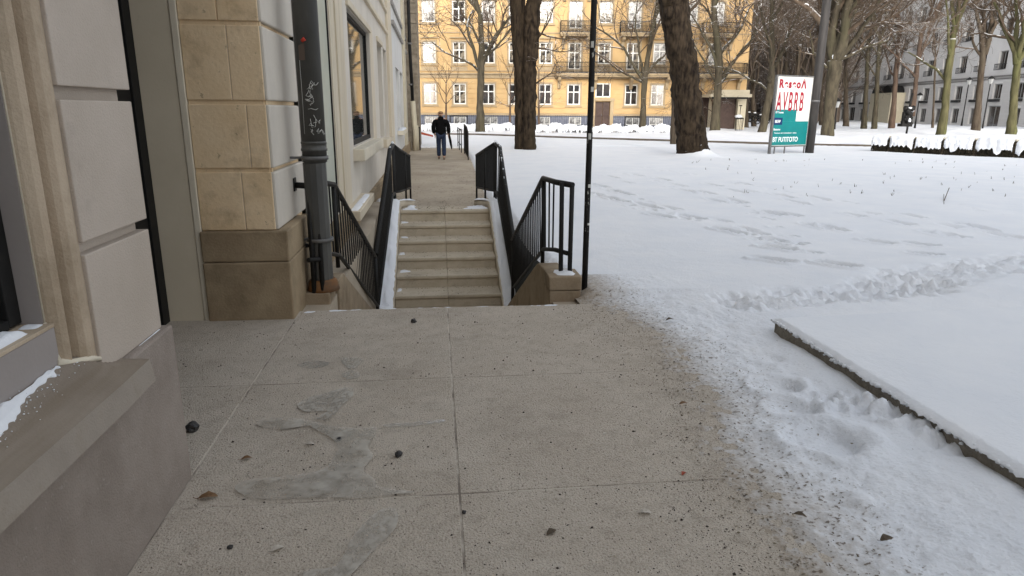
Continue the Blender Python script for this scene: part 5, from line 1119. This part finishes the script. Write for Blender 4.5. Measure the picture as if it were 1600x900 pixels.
# ================================================================== SIGN, LAMPS, PARK FURNITURE
def text(txt, size, m, parent, M, name='lettering', sx=1., ext=.004, bold=.0, font_shear=0, space=1.):
    cu = bpy.data.curves.new(name, 'FONT'); cu.body = txt; cu.size = size; cu.extrude = ext; cu.offset = bold; cu.shear = font_shear; cu.space_character = space
    o = bpy.data.objects.new(name, cu); COL.objects.link(o); dg = bpy.context.evaluated_depsgraph_get(); me = bpy.data.meshes.new_from_object(o.evaluated_get(dg)); bpy.data.objects.remove(o)
    me.transform(Matrix.Diagonal((sx, 1, 1, 1))); me.transform(M); me.name = name
    if me.materials: me.materials.clear()
    q = bpy.data.objects.new(name, me); COL.objects.link(q); me.materials.append(m); q.parent = parent; return q
def sign():
    a = gp(1200, 243, -.2); b = gp(1257, 241, -.2); ang = math.atan2(b.y - a.y, b.x - a.x); W = math.hypot(b.x - a.x, b.y - a.y)
    t = thing('signboard', a, 'white and teal park signboard with red lettering on grey legs in the snow', 'sign', rz=ang)
    z0, z1 = .4, 3.2; white = mat('sign_white', (.72, .7, .66), (.78, .76, .72), 2, .5); teal = mat('sign_teal', (.0, .17, .17), (.0, .2, .2), 2, .5); redt = mat('sign_red', (.32, .012, .03)); navy = mat('sign_navy', (.01, .035, .12)); wt = mat('sign_lettering_white', (.75, .8, .8))
    part('board', MB().box(.06, W - .03, -.03, .03, z0, z1), white, t, local=True)
    part('frame', MB().box(.0, .09, -.06, .05, -.25, z1 + .05).box(W - .03, W + .0, -.05, .05, z0 - .05, z1 + .05).box(.09, W - .03, -.05, .05, z1 + .001, z1 + .06).box(.09, W - .03, -.05, .05, z0 - .06, z0 - .001), metal_m, t, local=True, bevel=.01)
    for x in (.34, .95, W - .08): part('leg', MB().box(x - .02, x + .02, -.02, .02, -.25, z0 - .06), metal_m, t, local=True)
    tw = W - .11
    part('teal_panel', MB().box(.08, W - .05, -.038, -.031, z0 + .02, z0 + 1.0).box(.08, .08 + tw * .62, -.0385, -.031, z0 + 1.001, z0 + 1.48), teal, t, local=True)
    part('navy_badge', MB().box(.13, .58, -.046, -.0386, z0 + .88, z0 + 1.13).box(.11, .60, -.0425, -.0386, z0 + .86, z0 + 1.15), navy, t, local=True)
    M0 = lambda x, z, y=-.036: Matrix.Translation((x, y, z)) @ Matrix.Rotation(math.radians(90), 4, 'X')
    text('Reseo\u039b', .46, redt, t, M0(.2, z1 - .44), sx=W / 1.6 * .66, bold=.02, space=1.25)
    text('AVBRB', 1.08, redt, t, M0(.14, z1 - 1.36), sx=W / 1.6 * .29, bold=.016, space=1.35)
    text('GT Tvaenna', .11, wt, t, M0(.14, z0 + 1.33, -.043), sx=.85, bold=.002); text('BELFAP', .16, wt, t, M0(.155, z0 + .945, -.05), sx=.62, bold=.004)
    text('Bonoreo', .13, wt, t, M0(.12, z0 + .63, -.043), sx=.85, bold=.002); text('Tunoseo ouv nontooinnor  esbro', .075, wt, t, M0(.18, z0 + .5, -.043), sx=.95 * W / 1.62, bold=.001)
    text('BT PUTITOTO', .28, wt, t, M0(.12, z0 + .16, -.043), sx=.62 * W / 1.62, bold=.006)
sign()
def furniture():
    c = gp(1264, 241, -.2)
    t = thing('lamp_post', c, 'tall thick grey lamp post standing against the right side of the signboard', 'lamp post')
    part('shaft', MB().tube([c - Vector((0, 0, .3)), c + Vector((0, 0, 3)), c + Vector((0, 0, 9))], [.185, .18, .165], 18), lamp_m, t)
    part('band', MB().tube([c + Vector((0, 0, 2.2)), c + Vector((0, 0, 2.28))], [.195, .195], 18), metal_m, t)
    part('lamp_head', MB().tube([c + Vector((0, 0, 9)), c + Vector((-.6, 0, 9.5)), c + Vector((-1.4, 0, 9.55))], [.1, .1, .16], 10), metal_m, t)
    glassl = mat('lantern_glass', (.3, .31, .31))
    def lantern(px, yb, yt, Y, lab):
        b = atY(px, yb, Y); top = atY(px, yt, Y).z; t = thing('park_lamp', b, lab, 'lamp post', 'slim lamp posts before the grey block')
        part('shaft', MB().tube([b - Vector((0, 0, .3)), b + Vector((0, 0, .6)), Vector((b.x, b.y, top))], [.1, .06, .045], 8), blackmat_m, t)
        z = top; part('lantern', MB().tube([(b.x, b.y, z), (b.x, b.y, z + .45)], [.13, .24], 6, smooth=False), glassl, t); part('cap', MB().tube([(b.x, b.y, z + .45), (b.x, b.y, z + .5), (b.x, b.y, z + .72)], [.3, .28, .04], 6), blackmat_m, t)
    lantern(1503, 192, 132, 66, 'left of the two slim lamp posts before the grey block at the right'); lantern(1535, 200, 131, 60, 'right of the two slim lamp posts before the grey block at the right')
    lantern(1430, 195, 157, 60, 'slim lamp post just right of the black bundle'); lantern(1304, 196, 168, 50, 'low lamp post just right of the large forked tree')
    # black bundle
    b = atY(1415, 200, 46); t = thing('covered_figure', (b.x, b.y, b.z), 'black bundled shape with patches of snow standing behind the snowy hedge', 'covered object')
    rnd = random.Random(6); mb = MB()
    for i in range(46):
        q = Vector((rnd.uniform(-.22, .24), rnd.uniform(-.2, .2), .25 + rnd.random() * 1.15)); blob(mb, Vector(b) + q, rnd.uniform(.1, .19), rnd, 1.3)
    mb.box(b.x - .5, b.x + .3, b.y - .25, b.y + .25, b.z + .1, b.z + .3); mb.box(b.x + .16, b.x + .34, b.y - .1, b.y + .1, b.z + .2, b.z + 1.35); mb.box(b.x - .36, b.x - .2, b.y - .1, b.y + .1, b.z + .25, b.z + 1.1)
    part('cover', mb, blackmat_m, t, fix=False)
    part('post', MB().tube([Vector(b) + Vector((-.1, -.3, -.6)), Vector(b) + Vector((0, -.2, .4))], .07, 8).tube([Vector(b) + Vector((.1, .1, 1)), Vector(b) + Vector((.22, .1, 2.4))], .07, 8), blackmat_m, t)
    s = MB(); blob(s, Vector(b) + Vector((-.02, -.2, 1.38)), .12, rnd, .6); blob(s, Vector(b) + Vector((.2, -.18, 1.2)), .1, rnd, 1); blob(s, Vector(b) + Vector((-.02, -.33, .55)), .09, rnd, 1.6); part('snow_patch', s, snow_m, t, fix=False)
    # litter basket with snow cap near porch
    b = atY(1154, 204, 53); t = thing('litter_basket', (b.x, b.y, b.z), 'black barred litter basket with a snow cap, in front of the entrance porch', 'litter bin')
    m = MB()
    for k in range(14):
        a = k * 2 * math.pi / 14; m.tube([(b.x + math.cos(a) * .26, b.y + math.sin(a) * .26, b.z - .1), (b.x + math.cos(a) * .3, b.y + math.sin(a) * .3, b.z + .95)], .016, 4)
    m.tube([(b.x, b.y, b.z + .9), (b.x, b.y, b.z + 1.0)], .33, 14)
    m.tube([(b.x, b.y, b.z + 1), (b.x, b.y, b.z + 1.9)], .025, 6); m.tube([(b.x, b.y, b.z + 1.9), (b.x, b.y, b.z + 1.98)], [.16, .05], 8)
    part('cage', m, blackmat_m, t, fix=False); s = MB(); blob(s, Vector((b.x - .12, b.y, b.z + 1.08)), .3, rnd, .55); part('snow_cap', s, snow_m, t, fix=False)
    # dark motorbikes / racks behind
    for i, (x, y) in enumerate(((1163, 190), (1172, 190), (1181, 191), (1190, 194))):
        b = atY(x, y, 62); mb = MB()
        for s_ in (-1, 1):
            ring = [Vector((b.x + s_ * .5 + math.cos(a) * .3, b.y + s_ * .08, b.z + .32 + math.sin(a) * .3)) for a in np.linspace(0, 2 * math.pi, 15)]; mb.tube(ring, .05, 5, cap=False)
        part_ = [(-.5, .32), (-.15, .7), (.35, .72), (.5, .32), (0, .35), (-.15, .7)]
        mb.tube([Vector((b.x + p, b.y, b.z + q)) for p, q in part_], .05, 6); mb.tube([Vector((b.x + .5, b.y, b.z + .32)), Vector((b.x + .33, b.y, b.z + 1.0)), Vector((b.x + .15, b.y + .2, b.z + 1.02))], .04, 6); mb.box(b.x - .4, b.x + .05, b.y - .09, b.y + .09, b.z + .7, b.z + .82)
        o = solo('parked_bicycle', mb, blackmat_m, ['leftmost dark bicycle parked in snow behind the litter basket', 'second dark bicycle from the left in the snow before the thicket', 'third dark bicycle from the left in the snow before the thicket', 'rightmost dark bicycle in the snow, beside the leaning trunk'][i], 'bicycle', 'bicycles parked before the thicket')
        s = MB(); blob(s, Vector((b.x - .2, b.y, b.z + .86)), .16, rnd, .4); part('snow_cap', s, snow_m, o, fix=False)
    # orange barrier by the far path
    b = atY(668, 214, 44); solo('plastic_barrier', MB().prism([(b.x - .5, b.z + .34), (b.x + .35, b.z + .1), (b.x + .35, b.z + .0), (b.x - .5, b.z + .18)], 1, b.y, b.y + .12), orange_m, 'low orange board lying in the snow beyond the walking person', 'board')
furniture()
def shrub(px, py, Y, wd, ht, lab, group, cat, seed, dense):
    rnd = random.Random(seed); b = atY(px, py, Y); t = thing('snowy_shrub', b, lab, cat, group)
    body = MB(); n = 700 if dense else 160
    for k in range(n):
        q = Vector((rnd.uniform(-wd / 2, wd / 2), rnd.uniform(-.28, .28), rnd.random() * ht * (.72 if dense else .85)))
        d = Vector((rnd.gauss(0, 1), rnd.gauss(0, 1), rnd.gauss(0, 1))).normalized(); e = d.cross(Vector((rnd.gauss(0, 1), rnd.gauss(0, 1), rnd.gauss(0, 1)))).normalized(); s = rnd.uniform(.03, .075) if dense else .035
        p = b + q; body.add([p - d * s, p + e * s * .5, p + d * s, p - e * s * .5], [(0, 1, 2, 3)])
    for k in range(18): x = rnd.uniform(-wd / 2, wd / 2); body.tube([b + Vector((x, 0, -.1)), b + Vector((x + rnd.gauss(0, .1), rnd.gauss(0, .1), ht * .8))], .012, 4, cap=False)
    part('foliage', body, mat('dark_leaves', (.02, .018, .012), (.05, .04, .025), 8) if dense and not hasattr(shrub, 'm') else shrub_m, t, fix=False)
    # snow cap: lumpy closed shell, ragged skirt
    mb = MB(); nu, nv = 40, 26
    for i in range(nu + 1):
        u = i / nu; x = (u - .5) * wd * .98
        for j in range(nv + 1):
            v = j / nv; a = (v - .5) * math.pi * 1.05
            sk = ht * (.38 if dense else .55); top = ht * (1 + .08 * math.sin(u * 7 + seed))
            ee = min(1, min(u, 1 - u) * 14) ** .5
            y = math.sin(max(-1.57, min(1.57, a))) * (.34 if dense else .3) * (.75 + .25 * ee)
            c = abs(math.cos(a)) ** .5 if abs(a) < 1.55 else 0
            z = top - (1 - c * ee) * sk
            P_ = Vector((x, y, z)); nz = mnoise.noise((b + P_) * 4.5) * .09 + mnoise.noise((b + P_) * 13) * .05
            if c < .25: z += mnoise.noise(Vector((b.x + x * 6, seed, 0))) * ht * .35
            mb.v.append(tuple(b + Vector((x + nz * .4, y * (1 + nz), z + nz * (1 if dense else 1.3)))))
    for i in range(nu):
        for j in range(nv): q = i * (nv + 1) + j; mb.f.append((q, q + 1, q + nv + 2, q + nv + 1)); mb.sm.append(True)
    part('snow_cap', mb, snow_m, t, fix=False)
    return t
shrub_m = mat('dark_leaves', (.02, .018, .012), (.05, .04, .025), 8); shrub.m = 1
def hedges():
    ords = ['first', 'second', 'third', 'fourth', 'fifth', 'sixth', 'seventh', 'eighth', 'ninth', 'tenth', 'eleventh', 'twelfth', 'thirteenth', 'fourteenth']
    xs = [672, 700, 730, 758, 785, 812, 846, 872, 898, 926, 954, 982, 1010, 1036]
    for i, x in enumerate(xs):
        shrub(x, 211 + (x - 700) * .012, 54 - (x - 700) * .008, 1.68, .8 + .12 * ((i * 5) % 3) / 2, '%s snow-covered shrub from the left in the row before the yellow building' % ords[i], 'snow-covered shrubs along the street', 'shrub', 300 + i, False)
    # big hedge segments at right with posts between
    A = gp(1362, 239, -.22); Bq = gp(1600, 250, -.22); d = (Bq - A); L = d.length; d.normalize(); dep = [0, .13, .31, .5, .70, .94, 1.16, 1.4]
    rz = math.atan2(d.y, d.x)
    for i in range(7):
        a, b = A + d * L * dep[i], A + d * L * dep[i + 1]; c = (a + b) / 2; wd = (b - a).length
        rnd = random.Random(400 + i)
        # build at origin then rotate
        t = shrub_local(c, wd - .1, .78, rz, ('%s clipped hedge block from the left, snow draped over its dark leaves' % ords[i]), 400 + i)
        if i < 6:
            p = b; pt = thing('hedge_post', (p.x, p.y, p.z - .1), '%s short brown post from the left between the snowy hedge blocks' % ords[i], 'post', 'posts in the snowy hedge')
            part('shaft', MB().box(p.x - .07, p.x + .07, p.y - .07, p.y + .07, p.z - .2, p.z + .72), cheek_m, pt); part('post_cap', MB().box(p.x - .13, p.x + .13, p.y - .12, p.y + .12, p.z + .721, p.z + .79), edge_m, pt, bevel=.01)
def shrub_local(c, wd, ht, rz, lab, seed):
    rnd = random.Random(seed); t = thing('hedge_block', c, lab, 'hedge', 'snowy hedge blocks at the lawn edge', rz=rz)
    b = Vector((0, 0, 0)); body = MB()
    for k in range(2600):
        y = -.33 * rnd.random() ** .4 * rnd.choice((1, 1, -1)); q = Vector((rnd.uniform(-wd / 2, wd / 2), y, rnd.random() ** 1.1 * ht * .78))
        dd = Vector((rnd.gauss(0, 1), rnd.gauss(0, 1), rnd.gauss(0, 1))).normalized(); e = dd.cross(Vector((rnd.gauss(0, 1), rnd.gauss(0, 1), rnd.gauss(0, 1)))).normalized(); s = rnd.uniform(.02, .05)
        body.add([q - dd * s, q + e * s * .55, q + dd * s, q - e * s * .55], [(0, 1, 2, 3)])
    for k in range(16): x = rnd.uniform(-wd / 2, wd / 2); body.tube([(x, 0, -.2), (x + rnd.gauss(0, .08), -.15, ht * .7)], .01, 4, cap=False)
    part('foliage', body, shrub_m, t, local=True, fix=False)
    core = MB().box(-wd / 2 + .08, wd / 2 - .08, -.2, .2, -.2, ht * .6); part('core', core, shrub_m, t, local=True)
    mb = MB(); nu, nv = 60, 34
    for i in range(nu + 1):
        u = i / nu; x = (u - .5) * wd
        drop_f = ht * (.52 + .5 * max(0, mnoise.noise(Vector((x * 3.2 + seed * 7, 2, 0)))) + .16 * mnoise.noise(Vector((x * 11 + seed, 4, 0))))
        ee = min(1, min(u, 1 - u) * 9) ** .5
        for j in range(nv + 1):
            v = j / nv   # 0 front skirt bottom ... 1 back
            if v < .45: s = v / .45; y = -.36 - .02 * math.sin(s * 3); z = ht - drop_f * (1 - s)
            elif v < .8: s = (v - .45) / .35; y = -.36 + s * .72; z = ht + .07 * math.sin(s * math.pi)
            else: s = (v - .8) / .2; y = .36; z = ht - s * .3
            z = z - (1 - ee) * .12 * (z / ht); y = y * (.8 + .2 * ee)
            nz = mnoise.noise(Vector((x * 5, y * 5 + seed, z * 5))) * .05 + mnoise.noise(Vector((x * 16, y * 16 + seed, z * 16))) * .022
            mb.v.append((x, y - nz * (1 if v < .5 else 0), z + nz))
    for i in range(nu):
        for j in range(nv): q = i * (nv + 1) + j; mb.f.append((q, q + 1, q + nv + 2, q + nv + 1)); mb.sm.append(True)
    part('snow_cap', mb, snow_m, t, local=True, fix=False)
    return t
hedges()
# ================================================================== PERSON
def skinned(name, pts, edges, radii, m, parent=None, root=0, sub=2):
    me = bpy.data.meshes.new(name); me.from_pydata(pts, edges, []); me.update()
    o = bpy.data.objects.new(name, me); COL.objects.link(o)
    s = o.modifiers.new('skin', 'SKIN'); s.use_smooth_shade = True
    sv_ = me.skin_vertices[0].data
    for i, r in enumerate(radii): sv_[i].radius = r if hasattr(r, '__len__') else (r, r)
    sv_[root].use_root = True
    q = o.modifiers.new('sub', 'SUBSURF'); q.levels = q.render_levels = sub
    dg = bpy.context.evaluated_depsgraph_get(); mm = bpy.data.meshes.new_from_object(o.evaluated_get(dg)); bpy.data.objects.remove(o)
    mm.name = name; mm.materials.clear()
    for p_ in mm.polygons: p_.use_smooth = True
    r_ = bpy.data.objects.new(name, mm); COL.objects.link(r_); mm.materials.append(m)
    if parent is not None: r_.parent = parent
    return r_
def person():
    loc = (.22, 25.56, -.2)
    # body (origin at feet), facing +Y, walking away; left leg forward
    P = [(0, 0, .95), (0, .0, 1.1), (0, .01, 1.3), (0, 0, 1.44), (0, 0, 1.52), (0, .02, 1.60), (0, .02, 1.68),                       # 0-6 spine, neck, head
         (-.19, 0, 1.42), (-.25, -.03, 1.15), (-.23, .07, .93), (-.22, .1, .86),                         # 7-10 left arm
         (.19, 0, 1.42), (.25, -.02, 1.16), (.27, .02, .93), (.28, .04, .86),                            # 11-14 right arm
         (-.09, 0, .9), (-.09, .12, .5), (-.09, .08, .09), (-.10, .2, .035),                             # 15-18 left leg
         (.09, 0, .9), (.1, -.02, .5), (.1, -.13, .1), (.11, -.03, .035)]
    E_ = [(0, 1), (1, 2), (2, 3), (3, 4), (4, 5), (5, 6), (3, 7), (7, 8), (8, 9), (9, 10), (3, 11), (11, 12), (12, 13), (13, 14), (0, 15), (15, 16), (16, 17), (17, 18), (0, 19), (19, 20), (20, 21), (21, 22)]
    Rr = [(.13, .1), (.125, .1), (.15, .11), (.09, .08), (.05, .05), (.078, .09), (.07, .085), .055, .043, .032, .035, .055, .043, .032, .035, .085, .058, .042, .035, .085, .058, .042, .035]
    b = skinned('person', P, E_, Rr, skin_m); b.location = loc
    tag(b, 'person in black hooded jacket, blue jeans and brown cap walking away', 'person')
    # fingers: five per hand
    f = MB()
    for s, hx, hy in ((-1, -.22, .1), (1, .28, .04)):
        for k in range(4): f.tube([(hx + (k - 1.5) * .004, hy - .03 + k * .019, .83), (hx, hy - .03 + k * .019, .79), (hx - s * .012, hy - .028 + k * .018, .755 + .008 * abs(k - 1.5))], [.0095, .009, .007], 6)
        f.tube([(hx - s * .01, hy + .03, .86), (hx - s * .02, hy + .055, .825), (hx - s * .02, hy + .06, .8)], [.011, .01, .008], 6)
    fo = part('fingers', f, skin_m, b, local=True, fix=False)
    J = [(0, 0, .84), (0, 0, .98), (0, 0, 1.15), (0, 0, 1.33), (0, 0, 1.45), (-.2, 0, 1.4), (-.28, -.03, 1.15), (-.25, .07, .93), (.2, 0, 1.4), (.28, -.02, 1.16), (.285, .03, .92)]
    skinned('jacket', J, [(0, 1), (1, 2), (2, 3), (3, 4), (4, 5), (5, 6), (6, 7), (4, 8), (8, 9), (9, 10)], [(.215, .16), (.215, .16), (.21, .16), (.2, .15), (.12, .11), .105, .09, .07, .105, .09, .07], jacket_m, b)
    skinned('hood', [(0, -.06, 1.42), (0, -.075, 1.5), (0, -.03, 1.55)], [(0, 1), (1, 2)], [(.12, .07), (.12, .075), (.09, .06)], jacket_m, b)
    L = [(0, 0, .9), (-.09, 0, .87), (-.09, .12, .5), (-.09, .07, .1), (.09, 0, .87), (.1, -.02, .5), (.1, -.14, .12)]
    skinned('jeans', L, [(0, 1), (1, 2), (2, 3), (0, 4), (4, 5), (5, 6)], [(.14, .12), .115, .09, .08, .115, .09, .08], jeans_m, b)
    for x, y in ((-.09, .1), (.1, -.1)):
        skinned('shoe', [(x, y - .1, .05), (x, y, .05), (x, y + .12, .035)], [(0, 1), (1, 2)], [(.045, .05), (.048, .048), (.04, .032)], shoe_m, b)
    skinned('cap', [(0, -.0, 1.63), (0, .005, 1.69), (0, .01, 1.735)], [(0, 1), (1, 2)], [(.105, .115), (.105, .115), (.06, .07)], hair_m, b)
    skinned('hair', [(0, -.05, 1.57), (0, -.05, 1.63)], [(0, 1)], [(.085, .06), (.09, .065)], mat('light_hair', (.3, .19, .11)), b)
    face = MB()
    for s in (-1, 1):
        blob(face, Vector((s * .032, .098, 1.635)), .011, random.Random(1), 1); blob(face, Vector((s * .088, .01, 1.62)), .022, random.Random(1), 1.4)
    face.tube([(0, .1, 1.63), (0, .122, 1.595), (0, .1, 1.588)], [.008, .014, .01], 6); face.tube([(-.025, .098, 1.56), (.025, .098, 1.56)], .006, 5)
    part('face', face, skin_m, b, local=True, fix=False)
    ub = Vector(loc) + Vector((.31, .0, .86)); u = MB().tube([ub + Vector((-.02, -.02, .14)), ub, ub + Vector((.03, .02, -.2)), ub + Vector((.07, .06, -.42)), ub + Vector((.08, .07, -.5))], [.02, .035, .05, .035, .01], 10)
    solo('folded_umbrella', u, jacket_m, 'dark folded umbrella held in the walking person\'s right hand', 'umbrella')
person()
